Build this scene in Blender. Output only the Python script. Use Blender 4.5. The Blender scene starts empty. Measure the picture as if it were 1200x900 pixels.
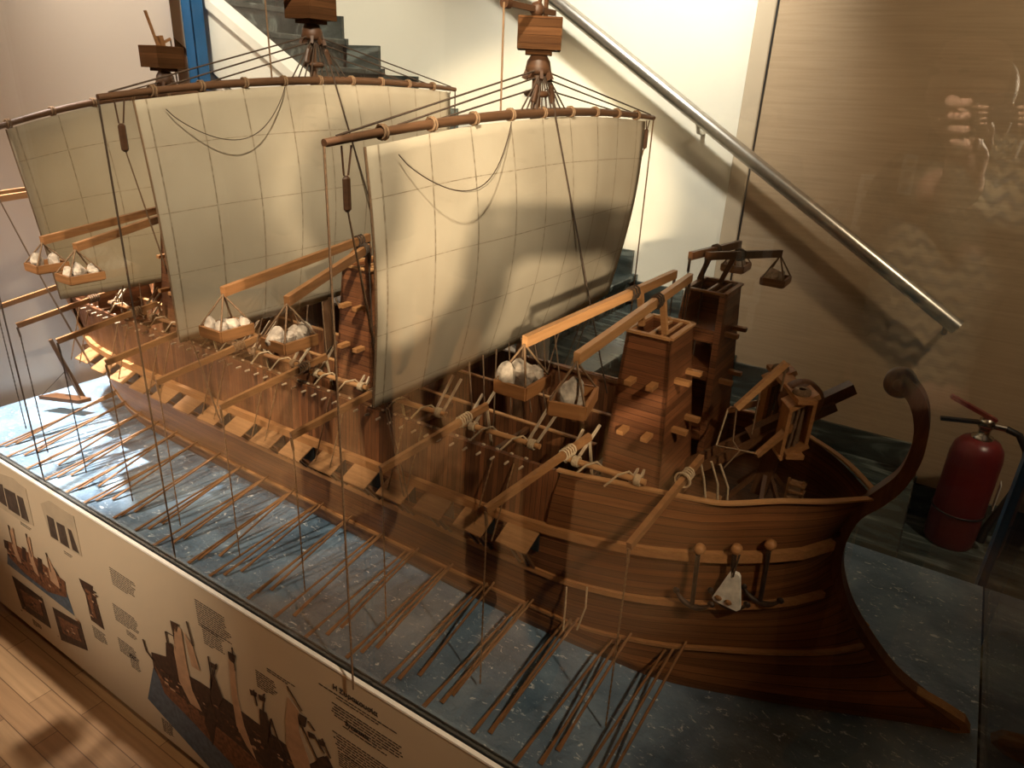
import bpy, math, random
from mathutils import Vector, Matrix
random.seed(7)
C = bpy.context.scene
COL = C.collection
PI = math.pi
V = Vector

# ------------------------------------------------------------------ camera frame (fitted to the photograph)
YAW, PITCH, ROLL, FPX = math.radians(-31.749), math.radians(22.894), math.radians(-2.926), 826.34
CAM = V((0, 0, 1))
_f = V((math.sin(YAW) * math.cos(PITCH), math.cos(YAW) * math.cos(PITCH), -math.sin(PITCH)))
_r0 = V((math.cos(YAW), -math.sin(YAW), 0))
_d0 = _f.cross(_r0)
_r = math.cos(ROLL) * _r0 + math.sin(ROLL) * _d0
_d = -math.sin(ROLL) * _r0 + math.cos(ROLL) * _d0


def U(px, py, ax, val):
    """photo pixel -> point on the world plane axis=val"""
    k = _r * ((px - 600) / FPX) + _d * ((py - 450) / FPX) + _f
    return CAM + k * ((val - CAM[ax]) / k[ax])


# ------------------------------------------------------------------ mesh builder
class MB:
    def __init__(s):
        s.v, s.f, s.m, s.s, s.uv = [], [], [], [], []

    def add(s, vs, fs, m=0, smooth=False, uvs=None):
        b = len(s.v)
        s.v += [tuple(x) for x in vs]
        for i, fc in enumerate(fs):
            s.f.append([b + k for k in fc])
            s.m.append(m)
            s.s.append(smooth)
            s.uv.append([uvs[k] for k in fc] if uvs else [(0, 0)] * len(fc))
        return s

    def box(s, c, d, R=None, m=0, taper=1.0):
        x, y, z = d[0] / 2, d[1] / 2, d[2] / 2
        vs = []
        for sz in (-1, 1):
            t = taper if sz > 0 else 1
            for sx, sy in ((-1, -1), (1, -1), (1, 1), (-1, 1)):
                p = V((sx * x * t, sy * y * t, sz * z))
                vs.append((R @ p if R else p) + V(c))
        return s.add(vs, [(3, 2, 1, 0), (4, 5, 6, 7), (0, 1, 5, 4), (1, 2, 6, 5), (2, 3, 7, 6), (3, 0, 4, 7)], m)

    def bbox(s, c, d, b=.002, R=None, m=0):
        """box with bevelled edges"""
        x, y, z = d[0] / 2, d[1] / 2, d[2] / 2
        b = min(b, x * .9, y * .9, z * .9)
        ring = lambda zz, q: [V(p + (zz,)) for p in ((-x + q, -y), (x - q, -y), (x, -y + q), (x, y - q), (x - q, y), (-x + q, y), (-x, y - q), (-x, -y + q))]
        ring2 = lambda zz: [V(p + (zz,)) for p in ((-x + b, -y + b), (x - b, -y + b), (x - b, -y + b), (x - b, y - b), (x - b, y - b), (-x + b, y - b), (-x + b, y - b), (-x + b, -y + b))]
        vs = []
        low = [V((p.x, p.y, -z)) for p in ring(-z, b)]
        sh = lambda L, k: [V((p.x * (1 - k / max(x, 1e-6)), p.y * (1 - k / max(y, 1e-6)), p.z)) for p in L]
        for L in (sh(low, b), ring(-z + b, b), ring(z - b, b), sh(ring(z, b), b)):
            vs += L
        vs = [(R @ p if R else p) + V(c) for p in vs]
        fs = [tuple(range(7, -1, -1)), tuple(range(24, 32))]
        for k in range(3):
            for i in range(8):
                j = (i + 1) % 8
                fs.append((k * 8 + i, k * 8 + j, k * 8 + 8 + j, k * 8 + 8 + i))
        return s.add(vs, fs, m)

    def bar(s, p, q, w, h, up=(0, 0, 1), m=0, w2=None, h2=None):
        p, q = V(p), V(q)
        d = (q - p).normalized()
        a = d.cross(V(up))
        if a.length < 1e-4:
            a = d.cross(V((1, 0, 0)))
        a.normalize()
        u = a.cross(d).normalized()
        w2, h2 = w2 or w, h2 or h
        vs = [p + a * i * w / 2 + u * j * h / 2 for i, j in ((-1, -1), (1, -1), (1, 1), (-1, 1))]
        vs += [q + a * i * w2 / 2 + u * j * h2 / 2 for i, j in ((-1, -1), (1, -1), (1, 1), (-1, 1))]
        return s.add(vs, [(0, 1, 2, 3), (7, 6, 5, 4), (4, 5, 1, 0), (5, 6, 2, 1), (6, 7, 3, 2), (7, 4, 0, 3)], m)

    def tube(s, pts, r, n=6, m=0, smooth=True, closed=False):
        pts = [V(p) for p in pts]
        rs = r if isinstance(r, (list, tuple)) else [r] * len(pts)
        vs, fs = [], []
        N = len(pts)
        prev = None
        for i, p in enumerate(pts):
            a = pts[(i - 1) % N] if (i or closed) else p
            b = pts[(i + 1) % N] if (i < N - 1 or closed) else p
            t = (b - a)
            t = t.normalized() if t.length > 1e-9 else V((0, 0, 1))
            if prev is None:
                x = t.orthogonal().normalized()
            else:
                x = prev - t * prev.dot(t)
                x = x.normalized() if x.length > 1e-6 else t.orthogonal().normalized()
            prev = x
            y = t.cross(x)
            for k in range(n):
                an = 2 * PI * k / n
                vs.append(p + (x * math.cos(an) + y * math.sin(an)) * rs[i])
        for i in range(N if closed else N - 1):
            i2 = (i + 1) % N
            for k in range(n):
                k2 = (k + 1) % n
                fs.append((i * n + k, i * n + k2, i2 * n + k2, i2 * n + k))
        s.add(vs, fs, m, smooth)
        if not closed:
            s.add([vs[k] for k in range(n)], [tuple(range(n - 1, -1, -1))], m)
            s.add([vs[(N - 1) * n + k] for k in range(n)], [tuple(range(n))], m)
        return s

    def lathe(s, prof, c, axis=(0, 0, 1), n=24, m=0):
        """prof: (radius, height) along axis"""
        ax = V(axis).normalized()
        x = ax.orthogonal().normalized()
        y = ax.cross(x)
        vs, fs = [], []
        for r, h in prof:
            for k in range(n):
                an = 2 * PI * k / n
                vs.append(V(c) + ax * h + (x * math.cos(an) + y * math.sin(an)) * max(r, 1e-5))
        for i in range(len(prof) - 1):
            for k in range(n):
                k2 = (k + 1) % n
                fs.append((i * n + k, i * n + k2, (i + 1) * n + k2, (i + 1) * n + k))
        return s.add(vs, fs, m, True)

    def ball(s, c, r, n=12, m=0, sc=(1, 1, 1), fn=None):
        vs, fs = [], []
        k = n // 2
        for i in range(k + 1):
            th = PI * i / k
            for j in range(n):
                ph = 2 * PI * j / n
                p = V((math.sin(th) * math.cos(ph), math.sin(th) * math.sin(ph), math.cos(th)))
                q = fn(p) if fn else 1
                vs.append(V(c) + V((p.x * sc[0], p.y * sc[1], p.z * sc[2])) * r * q)
        for i in range(k):
            for j in range(n):
                j2 = (j + 1) % n
                fs.append((i * n + j, (i + 1) * n + j, (i + 1) * n + j2, i * n + j2))
        return s.add(vs, fs, m, True)

    def grid(s, rows, m=0, smooth=True, uv=None):
        a, b = len(rows), len(rows[0])
        vs = [p for r_ in rows for p in r_]
        uvs = [q for r_ in uv for q in r_] if uv else None
        fs = [(i * b + j, i * b + j + 1, (i + 1) * b + j + 1, (i + 1) * b + j) for i in range(a - 1) for j in range(b - 1)]
        return s.add(vs, fs, m, smooth, uvs)

    def poly(s, pts, off, m=0):
        """flat polygon with thickness off (vector)"""
        pts = [V(p) for p in pts]
        o = V(off)
        n = len(pts)
        vs = pts + [p + o for p in pts]
        fs = [tuple(range(n - 1, -1, -1)), tuple(range(n, 2 * n))]
        fs += [(i, (i + 1) % n, n + (i + 1) % n, n + i) for i in range(n)]
        return s.add(vs, fs, m)

    def build(s, name, mats, parent=None, origin=None):
        me = bpy.data.meshes.new(name)
        xs = [V(p) for p in s.v]
        lo = V((min(p.x for p in xs), min(p.y for p in xs), min(p.z for p in xs)))
        hi = V((max(p.x for p in xs), max(p.y for p in xs), max(p.z for p in xs)))
        o = V(origin) if origin is not None else (lo + hi) / 2
        me.from_pydata([tuple(p - o) for p in xs], [], s.f)
        for mt in (mats if isinstance(mats, (list, tuple)) else [mats]):
            me.materials.append(mt)
        me.polygons.foreach_set('material_index', s.m)
        me.polygons.foreach_set('use_smooth', s.s)
        ul = me.uv_layers.new(name='UVMap')
        ul.data.foreach_set('uv', [c for fu in s.uv for q in fu for c in q])
        me.validate()
        me.update()
        ob = bpy.data.objects.new(name, me)
        COL.objects.link(ob)
        put(ob, o, parent)
        return ob


WORLD = {}


def put(ob, o, parent):
    WORLD[ob.name] = V(o)
    ob.location = V(o) - (WORLD[parent.name] if parent else V((0, 0, 0)))
    if parent:
        ob.parent = parent


def tag(o, label=None, cat=None, group=None, kind=None):
    for k, x in (('label', label), ('category', cat), ('group', group), ('kind', kind)):
        if x:
            o[k] = x
    return o


def thing(name, loc, label, cat, group=None):
    o = bpy.data.objects.new(name, None)
    o.empty_display_size = .05
    COL.objects.link(o)
    put(o, loc, None)
    return tag(o, label, cat, group)


def dup(o, parent, shift):
    """copy of a part and its sub-parts, moved by shift (world)"""
    c = o.copy()
    COL.objects.link(c)
    put(c, WORLD[o.name] + V(shift), parent)
    for ch in list(o.children):
        dup(ch, c, shift)
    return c


def lerp(a, b, t):
    return a + (b - a) * t


def interp(x, T, col):
    """smooth (monotone-ish) interpolation in table T of rows (x, ...)"""
    if x <= T[0][0]:
        return T[0][col]
    if x >= T[-1][0]:
        return T[-1][col]
    for i in range(len(T) - 1):
        if T[i][0] <= x <= T[i + 1][0]:
            break
    x0, x1, y0, y1 = T[i][0], T[i + 1][0], T[i][col], T[i + 1][col]
    sl = (y1 - y0) / (x1 - x0)

    def tang(k):
        if k == 0 or k == len(T) - 1:
            return sl
        a = (T[k][col] - T[k - 1][col]) / (T[k][0] - T[k - 1][0])
        b = (T[k + 1][col] - T[k][col]) / (T[k + 1][0] - T[k][0])
        return 0 if a * b <= 0 else 2 * a * b / (a + b)
    m0, m1 = tang(i), tang(i + 1)
    h = x1 - x0
    t = (x - x0) / h
    return (2 * t ** 3 - 3 * t ** 2 + 1) * y0 + (t ** 3 - 2 * t ** 2 + t) * h * m0 + (-2 * t ** 3 + 3 * t ** 2) * y1 + (t ** 3 - t ** 2) * h * m1


# ------------------------------------------------------------------ materials
def mat(name):
    m = bpy.data.materials.new(name)
    m.use_nodes = True
    nt = m.node_tree
    nt.nodes.clear()
    out = nt.nodes.new('ShaderNodeOutputMaterial')
    return m, nt, out


def N(nt, t, **kw):
    n = nt.nodes.new('ShaderNode' + t)
    for k, x in kw.items():
        if k.startswith('i_'):
            n.inputs[int(k[2:])].default_value = x
        else:
            setattr(n, k, x)
    return n


def ramp(nt, stops):
    r = N(nt, 'ValToRGB')
    e = r.color_ramp.elements
    e[0].position, e[0].color = stops[0][0], tuple(stops[0][1]) + (1,)
    e[1].position, e[1].color = stops[-1][0], tuple(stops[-1][1]) + (1,)
    for p, c in stops[1:-1]:
        x = e.new(p)
        x.color = tuple(c) + (1,)
    return r


def principled(nt, out, rough=.5, spec=.5, metal=0):
    b = N(nt, 'BsdfPrincipled')
    b.inputs['Roughness'].default_value = rough
    b.inputs['Specular IOR Level'].default_value = spec
    b.inputs['Metallic'].default_value = metal
    nt.links.new(b.outputs[0], out.inputs[0])
    return b


def plain(name, col, rough=.6, metal=0, spec=.4, var=.12, scale=40, bump=0):
    m, nt, out = mat(name)
    b = principled(nt, out, rough, spec, metal)
    tc = N(nt, 'TexCoord')
    no = N(nt, 'TexNoise')
    no.inputs['Scale'].default_value = scale
    no.inputs['Detail'].default_value = 4
    nt.links.new(tc.outputs['Object'], no.inputs['Vector'])
    r = ramp(nt, [(.3, [c * (1 - var) for c in col]), (.7, [min(1, c * (1 + var)) for c in col])])
    nt.links.new(no.outputs[0], r.inputs[0])
    nt.links.new(r.outputs[0], b.inputs['Base Color'])
    if bump:
        bp = N(nt, 'Bump')
        bp.inputs['Strength'].default_value = bump
        bp.inputs['Distance'].default_value = .002
        nt.links.new(no.outputs[0], bp.inputs['Height'])
        nt.links.new(bp.outputs[0], b.inputs['Normal'])
    return m


def wood(name, dark, light, plank=None, pw=.012, grain=0, coords='Object', rough=.5, gs=(6, 260), var=.35, gap=.07, spec=.3):
    """plank = axis index across the planks, grain = axis index along the fibres"""
    m, nt, out = mat(name)
    b = principled(nt, out, rough, spec)
    tc = N(nt, 'TexCoord')
    sep = N(nt, 'SeparateXYZ')
    nt.links.new(tc.outputs[coords], sep.inputs[0])
    mp = N(nt, 'Mapping')
    sc = [gs[1]] * 3
    for g in ([grain] if isinstance(grain, int) else grain):
        sc[g] = gs[0]
    mp.inputs['Scale'].default_value = sc
    nt.links.new(tc.outputs[coords], mp.inputs[0])
    no = N(nt, 'TexNoise')
    no.inputs['Scale'].default_value = 1
    no.inputs['Detail'].default_value = 5
    no.inputs['Roughness'].default_value = .65
    nt.links.new(mp.outputs[0], no.inputs['Vector'])
    r = ramp(nt, [(.28, dark), (.72, light)])
    nt.links.new(no.outputs[0], r.inputs[0])
    col = r.outputs[0]
    if plank is not None:
        dv = N(nt, 'Math', operation='DIVIDE', i_1=pw)
        nt.links.new(sep.outputs[plank], dv.inputs[0])
        fl = N(nt, 'Math', operation='FLOOR')
        nt.links.new(dv.outputs[0], fl.inputs[0])
        # break the planks lengthwise too
        wn = N(nt, 'TexWhiteNoise', noise_dimensions='1D')
        nt.links.new(fl.outputs[0], wn.inputs['W'])
        mr = N(nt, 'MapRange', i_3=1 - var, i_4=1 + var)
        nt.links.new(wn.outputs['Value'], mr.inputs[0])
        mx = N(nt, 'Mix', data_type='RGBA', blend_type='MULTIPLY')
        mx.inputs[0].default_value = 1
        nt.links.new(col, mx.inputs[6])
        nt.links.new(mr.outputs[0], mx.inputs[7])
        fr = N(nt, 'Math', operation='FRACT')
        nt.links.new(dv.outputs[0], fr.inputs[0])
        lt = N(nt, 'Math', operation='LESS_THAN', i_1=gap)
        nt.links.new(fr.outputs[0], lt.inputs[0])
        mx2 = N(nt, 'Mix', data_type='RGBA', blend_type='MIX')
        nt.links.new(lt.outputs[0], mx2.inputs[0])
        nt.links.new(mx.outputs[2], mx2.inputs[6])
        mx2.inputs[7].default_value = tuple(c * .35 for c in dark) + (1,)
        col = mx2.outputs[2]
    nt.links.new(col, b.inputs['Base Color'])
    bp = N(nt, 'Bump')
    bp.inputs['Strength'].default_value = .15
    bp.inputs['Distance'].default_value = .0008
    nt.links.new(no.outputs[0], bp.inputs['Height'])
    nt.links.new(bp.outputs[0], b.inputs['Normal'])
    return m


M = {}
WD, WL = (.10, .035, .011), (.215, .085, .027)
M['hull'] = wood('hull_wood', WD, WL, plank=1, pw=.0125, grain=0, coords='UV', gs=(5, 240), var=.3)
M['bulwark'] = wood('bulwark_wood', (.088, .031, .012), (.185, .072, .026), plank=0, pw=.0105, grain=2, gs=(8, 260), var=.35)
M['deck'] = wood('deck_wood', (.06, .023, .009), (.14, .056, .02), plank=1, pw=.014, grain=0, var=.3)
M['tower'] = wood('tower_wood', (.095, .033, .013), (.2, .075, .028), plank=2, pw=.0108, grain=(0, 1), gs=(9, 300), var=.3)
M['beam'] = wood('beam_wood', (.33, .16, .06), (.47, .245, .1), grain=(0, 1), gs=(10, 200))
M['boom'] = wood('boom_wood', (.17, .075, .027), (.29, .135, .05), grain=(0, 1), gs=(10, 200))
M['wale'] = wood('wale_wood', (.25, .11, .038), (.4, .19, .07), grain=0, gs=(6, 220))
M['lid'] = wood('awning_wood', (.2, .095, .036), (.31, .155, .062), grain=0, gs=(12, 160))
M['basket'] = wood('basket_wood', (.27, .115, .038), (.4, .18, .065), grain=(0, 1), gs=(10, 150))
M['spar'] = wood('spar_wood', (.055, .027, .013), (.115, .056, .027), grain=1, gs=(8, 200))
M['mast'] = wood('mast_wood', (.05, .024, .011), (.1, .047, .02), grain=2, gs=(8, 200))
M['nest'] = wood('nest_wood', (.042, .018, .008), (.1, .045, .017), plank=2, pw=.013, grain=(0, 1), gs=(8, 250), rough=.8, spec=.03)  # wood colour darkened to carry the shade up at the mast tops
M['oar'] = wood('oar_wood', (.15, .068, .025), (.27, .128, .05), grain=1, gs=(8, 200))
M['stem'] = wood('stem_wood', (.075, .028, .01), (.155, .062, .021), grain=2, gs=(20, 120))
M['darkwood'] = wood('dark_wood', (.035, .016, .008), (.075, .034, .015), grain=(0, 1), gs=(10, 150))
M['post'] = wood('post_wood', (.07, .03, .012), (.13, .056, .022), grain=2, gs=(10, 200))
M['rope'] = plain('rope_fibre', (.15, .088, .045), .9, var=.3, scale=300)
M['ropelight'] = plain('pale_rope_fibre', (.42, .31, .19), .9, var=.25, scale=300)
M['ropedark'] = plain('dark_rope_fibre', (.045, .028, .017), .9, var=.3, scale=300)
M['chain'] = plain('brass_chain', (.26, .15, .07), .4, metal=.5, var=.4, scale=400)
M['pegm'] = plain('peg_wood', (.4, .3, .2), .6, var=.25, scale=100)
M['stone'] = plain('pale_stone', (.4, .335, .265), .95, var=.5, scale=70, bump=1)
M['white'] = plain('white_stone', (.68, .63, .54), .9, var=.25, scale=70, bump=.5)
M['iron'] = plain('dark_iron', (.05, .035, .028), .5, metal=.6, var=.3, scale=90)
M['whitepaint'] = plain('white_paint', (.74, .7, .62), .55, var=.04, scale=8)
M['black'] = plain('black_rubber', (.012, .014, .014), .5, var=.2, scale=30)
M['bluesteel'] = plain('blue_steel_paint', (.012, .085, .21), .4, metal=.2, var=.12, scale=14)
M['steel'] = plain('brushed_steel', (.45, .42, .37), .32, metal=.95, var=.08, scale=60)
M['trimwhite'] = plain('white_trim', (.8, .76, .68), .45, var=.03)
M['red'] = plain('red_enamel', (.15, .014, .016), .32, var=.08, scale=12, spec=.5)
M['chrome'] = plain('chrome', (.6, .56, .5), .2, metal=1, var=.05)
M['blackplastic'] = plain('black_plastic', (.015, .014, .014), .4, var=.2)
M['panel'] = plain('panel_card', (.5, .4, .275), .6, var=.03, scale=3)
M['ink'] = plain('printed_ink', (.035, .022, .016), .7, var=.2)
M['pbrown'] = plain('print_brown', (.15, .06, .028), .6, var=.6, scale=90)
M['pdark'] = plain('print_dark_brown', (.045, .021, .013), .6, var=.5, scale=80)
M['pblue'] = plain('print_blue', (.075, .1, .13), .6, var=.35, scale=60)
M['psail'] = plain('print_sail', (.42, .25, .145), .6, var=.15, scale=40)
M['pgrey'] = plain('print_grey', (.4, .32, .22), .6, var=.1, scale=20)
M['pglass'] = plain('print_window', (.06, .042, .032), .6, var=.4, scale=50)


def m_sail():
    m, nt, out = mat('sail_cloth')
    b = principled(nt, out, .9, .1)
    tl = N(nt, 'BsdfTranslucent')
    tl.inputs[0].default_value = (.5, .4, .24, 1)
    mxs = N(nt, 'MixShader', i_0=.25)
    nt.links.new(b.outputs[0], mxs.inputs[1])
    nt.links.new(tl.outputs[0], mxs.inputs[2])
    nt.links.new(mxs.outputs[0], out.inputs[0])
    tc = N(nt, 'TexCoord')
    sp = N(nt, 'SeparateXYZ')
    nt.links.new(tc.outputs['UV'], sp.inputs[0])
    no = N(nt, 'TexNoise')
    no.inputs['Scale'].default_value = 5
    no.inputs['Detail'].default_value = 6
    nt.links.new(tc.outputs['Object'], no.inputs['Vector'])
    r = ramp(nt, [(.3, (.37, .315, .23)), (.7, (.48, .42, .315))])
    nt.links.new(no.outputs[0], r.inputs[0])
    # stitched seams: thin broken dark lines at whole numbers of u and v
    tot = None
    for k, (w, dash) in enumerate(((.016, 1), (.0075, 0))):
        f1 = N(nt, 'Math', operation='FRACT')
        nt.links.new(sp.outputs[k], f1.inputs[0])
        a = N(nt, 'Math', operation='SUBTRACT', i_1=.5)
        nt.links.new(f1.outputs[0], a.inputs[0])
        ab = N(nt, 'Math', operation='ABSOLUTE')
        nt.links.new(a.outputs[0], ab.inputs[0])
        lt = N(nt, 'Math', operation='LESS_THAN', i_1=w)
        nt.links.new(ab.outputs[0], lt.inputs[0])
        if tot is None:
            tot = lt
        else:
            mxm = N(nt, 'Math', operation='MAXIMUM')
            nt.links.new(tot.outputs[0], mxm.inputs[0])
            nt.links.new(lt.outputs[0], mxm.inputs[1])
            tot = mxm
    n2 = N(nt, 'TexNoise')
    n2.inputs['Scale'].default_value = 130
    nt.links.new(tc.outputs['Object'], n2.inputs['Vector'])
    ms = N(nt, 'MapRange', i_1=.35, i_2=.6, i_3=.25, i_4=.75)
    nt.links.new(n2.outputs[0], ms.inputs[0])
    mu = N(nt, 'Math', operation='MULTIPLY')
    nt.links.new(tot.outputs[0], mu.inputs[0])
    nt.links.new(ms.outputs[0], mu.inputs[1])
    mx = N(nt, 'Mix', data_type='RGBA')
    nt.links.new(mu.outputs[0], mx.inputs[0])
    nt.links.new(r.outputs[0], mx.inputs[6])
    mx.inputs[7].default_value = (.12, .085, .05, 1)
    nt.links.new(mx.outputs[2], b.inputs['Base Color'])
    w = N(nt, 'TexNoise')
    w.inputs['Scale'].default_value = 420
    nt.links.new(tc.outputs['Object'], w.inputs['Vector'])
    bp = N(nt, 'Bump')
    bp.inputs['Strength'].default_value = .25
    bp.inputs['Distance'].default_value = .001
    nt.links.new(w.outputs[0], bp.inputs['Height'])
    nt.links.new(bp.outputs[0], b.inputs['Normal'])
    return m


def m_sea():
    m, nt, out = mat('painted_sea')
    b = principled(nt, out, .55, .4)
    tc = N(nt, 'TexCoord')
    n1 = N(nt, 'TexNoise')
    n1.inputs['Scale'].default_value = 7
    n1.inputs['Detail'].default_value = 8
    n1.inputs['Distortion'].default_value = .6
    nt.links.new(tc.outputs['Object'], n1.inputs['Vector'])
    r = ramp(nt, [(.3, (.07, .12, .175)), (.5, (.135, .205, .28)), (.75, (.25, .34, .42))])
    nt.links.new(n1.outputs[0], r.inputs[0])
    mp = N(nt, 'Mapping')
    mp.inputs['Scale'].default_value = (30, 52, 1)
    mp.inputs['Rotation'].default_value = (0, 0, .5)
    nt.links.new(tc.outputs['Object'], mp.inputs[0])
    n2 = N(nt, 'TexNoise')
    n2.inputs['Scale'].default_value = 1.6
    n2.inputs['Detail'].default_value = 7
    n2.inputs['Roughness'].default_value = .7
    n2.inputs['Distortion'].default_value = 1.2
    nt.links.new(mp.outputs[0], n2.inputs['Vector'])
    fl = ramp(nt, [(.6, (0, 0, 0)), (.635, (1, 1, 1))])
    nt.links.new(n2.outputs[0], fl.inputs[0])
    mx = N(nt, 'Mix', data_type='RGBA')
    nt.links.new(fl.outputs[0], mx.inputs[0])
    nt.links.new(r.outputs[0], mx.inputs[6])
    mx.inputs[7].default_value = (.62, .66, .68, 1)
    nt.links.new(mx.outputs[2], b.inputs['Base Color'])
    vo = N(nt, 'TexNoise')
    vo.inputs['Scale'].default_value = 28
    vo.inputs['Detail'].default_value = 8
    nt.links.new(tc.outputs['Object'], vo.inputs['Vector'])
    bp = N(nt, 'Bump')
    bp.inputs['Strength'].default_value = .7
    bp.inputs['Distance'].default_value = .014
    nt.links.new(vo.outputs[0], bp.inputs['Height'])
    nt.links.new(bp.outputs[0], b.inputs['Normal'])
    return m


def m_glass():
    m, nt, out = mat('clear_glass')
    ge = N(nt, 'NewGeometry')
    io = N(nt, 'MapRange', i_3=1.5, i_4=1 / 1.5)
    nt.links.new(ge.outputs['Backfacing'], io.inputs[0])
    fr = N(nt, 'Fresnel')
    nt.links.new(io.outputs[0], fr.inputs[0])
    tr = N(nt, 'BsdfTransparent')
    tr.inputs[0].default_value = (.985, .99, .985, 1)
    gl = N(nt, 'BsdfGlossy')
    gl.inputs['Roughness'].default_value = 0
    mx = N(nt, 'MixShader')
    nt.links.new(fr.outputs[0], mx.inputs[0])
    nt.links.new(tr.outputs[0], mx.inputs[1])
    nt.links.new(gl.outputs[0], mx.inputs[2])
    nt.links.new(mx.outputs[0], out.inputs[0])
    return m


def m_wallpaper():
    m, nt, out = mat('ribbed_wallpaper')
    b = principled(nt, out, .6, .25)
    tc = N(nt, 'TexCoord')
    mp = N(nt, 'Mapping')
    mp.inputs['Scale'].default_value = (5, 5, 150)
    nt.links.new(tc.outputs['Object'], mp.inputs[0])
    no = N(nt, 'TexNoise')
    no.inputs['Scale'].default_value = 1
    no.inputs['Detail'].default_value = 3
    nt.links.new(mp.outputs[0], no.inputs['Vector'])
    r = ramp(nt, [(.3, (.385, .275, .168)), (.7, (.455, .33, .205))])
    nt.links.new(no.outputs[0], r.inputs[0])
    nt.links.new(r.outputs[0], b.inputs['Base Color'])
    return m


def m_marble():
    m, nt, out = mat('dark_green_marble')
    b = principled(nt, out, .16, .5)
    tc = N(nt, 'TexCoord')
    mp = N(nt, 'Mapping')
    mp.inputs['Scale'].default_value = (2.5, 9, 9)
    mp.inputs['Rotation'].default_value = (0, .2, .35)
    nt.links.new(tc.outputs['Object'], mp.inputs[0])
    no = N(nt, 'TexNoise')
    no.inputs['Scale'].default_value = 1.3
    no.inputs['Detail'].default_value = 7
    no.inputs['Distortion'].default_value = 1.5
    nt.links.new(mp.outputs[0], no.inputs['Vector'])
    r = ramp(nt, [(.35, (.022, .028, .025)), (.55, (.05, .062, .055)), (.66, (.16, .18, .16)), (.72, (.06, .07, .062))])
    nt.links.new(no.outputs[0], r.inputs[0])
    nt.links.new(r.outputs[0], b.inputs['Base Color'])
    return m


M['sail'], M['sea'], M['glass'], M['wallpaper'], M['marble'] = m_sail(), m_sea(), m_glass(), m_wallpaper(), m_marble()


def m_parquet():
    m, nt, out = mat('parquet')
    b = principled(nt, out, .35, .4)
    tc = N(nt, 'TexCoord')
    br = N(nt, 'TexBrick')
    br.offset = .37
    br.inputs['Scale'].default_value = 1
    br.inputs['Brick Width'].default_value = .42
    br.inputs['Row Height'].default_value = .062
    br.inputs['Mortar Size'].default_value = .0012
    br.inputs['Color1'].default_value = (.34, .18, .078, 1)
    br.inputs['Color2'].default_value = (.48, .28, .13, 1)
    br.inputs['Mortar'].default_value = (.16, .08, .035, 1)
    nt.links.new(tc.outputs['Object'], br.inputs['Vector'])
    mp = N(nt, 'Mapping')
    mp.inputs['Scale'].default_value = (3, 60, 1)
    nt.links.new(tc.outputs['Object'], mp.inputs[0])
    no = N(nt, 'TexNoise')
    no.inputs['Scale'].default_value = 1
    no.inputs['Detail'].default_value = 5
    nt.links.new(mp.outputs[0], no.inputs['Vector'])
    r = ramp(nt, [(.3, (.8, .78, .76)), (.7, (1.1, 1.1, 1.1))])
    nt.links.new(no.outputs[0], r.inputs[0])
    mx = N(nt, 'Mix', data_type='RGBA', blend_type='MULTIPLY')
    mx.inputs[0].default_value = 1
    nt.links.new(br.outputs[0], mx.inputs[6])
    nt.links.new(r.outputs[0], mx.inputs[7])
    nt.links.new(mx.outputs[2], b.inputs['Base Color'])
    return m


M['parquet'] = m_parquet()
M['cream'] = plain('cream_wall_paint', (.76, .71, .58), .7, var=.03, scale=3)
M['pinkwall'] = plain('glossy_wall_panel', (.5, .42, .36), .28, var=.03, scale=2, spec=.35)
M['ceil'] = plain('ceiling_paint', (.6, .54, .45), .8, var=.03, scale=3)
M['roomwall'] = plain('room_wall_paint', (.3, .2, .12), .7, var=.05, scale=2)

FLOOR = -.66
CEIL = 2.15
# ------------------------------------------------------------------ the setting


def struct(mb, name, m, label=None):
    o = mb.build(name, m)
    o['kind'] = 'structure'
    return o


WY = 2.55     # back wall
struct(MB().box((-1.3, -.45, FLOOR - .05), (8.6, 4.5, .1)), 'floor', M['parquet'])
struct(MB().box((-1.3, -.05, CEIL + .05), (8.6, 5.4, .1)), 'ceiling', M['ceil'])
struct(MB().box((1.1, WY + .05, .75), (3.55, .1, 2.85)), 'wall_back', M['wallpaper'])
struct(MB().box((-3.2, WY + .05, .75), (5.06 - .04, .1, 2.85)), 'wall_stairs', M['cream'])
mb = MB().bbox((-.7, WY - .004, .75), (.06, .012, 2.8), .003)
mb.box((-.668, WY - .002, .75), (.006, .006, 2.8), m=1)
o = mb.build('trim_1', [M['panel'], M['black']])
o['kind'] = 'structure'
struct(MB().box((-2.5, .95, .75), (.09, 1.37, 2.8)), 'wall_left', M['pinkwall'])
struct(MB().box((-1.3, -2.7, .75), (8.6, .1, 2.85)), 'wall_front', M['roomwall'])
struct(MB().box((2.9, -.05, .75), (.1, 5.2, 2.85)), 'wall_right', M['roomwall'])
struct(MB().box((-5.6, -.05, .75), (.1, 5.2, 2.85)), 'wall_far_left', M['roomwall'])

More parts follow.
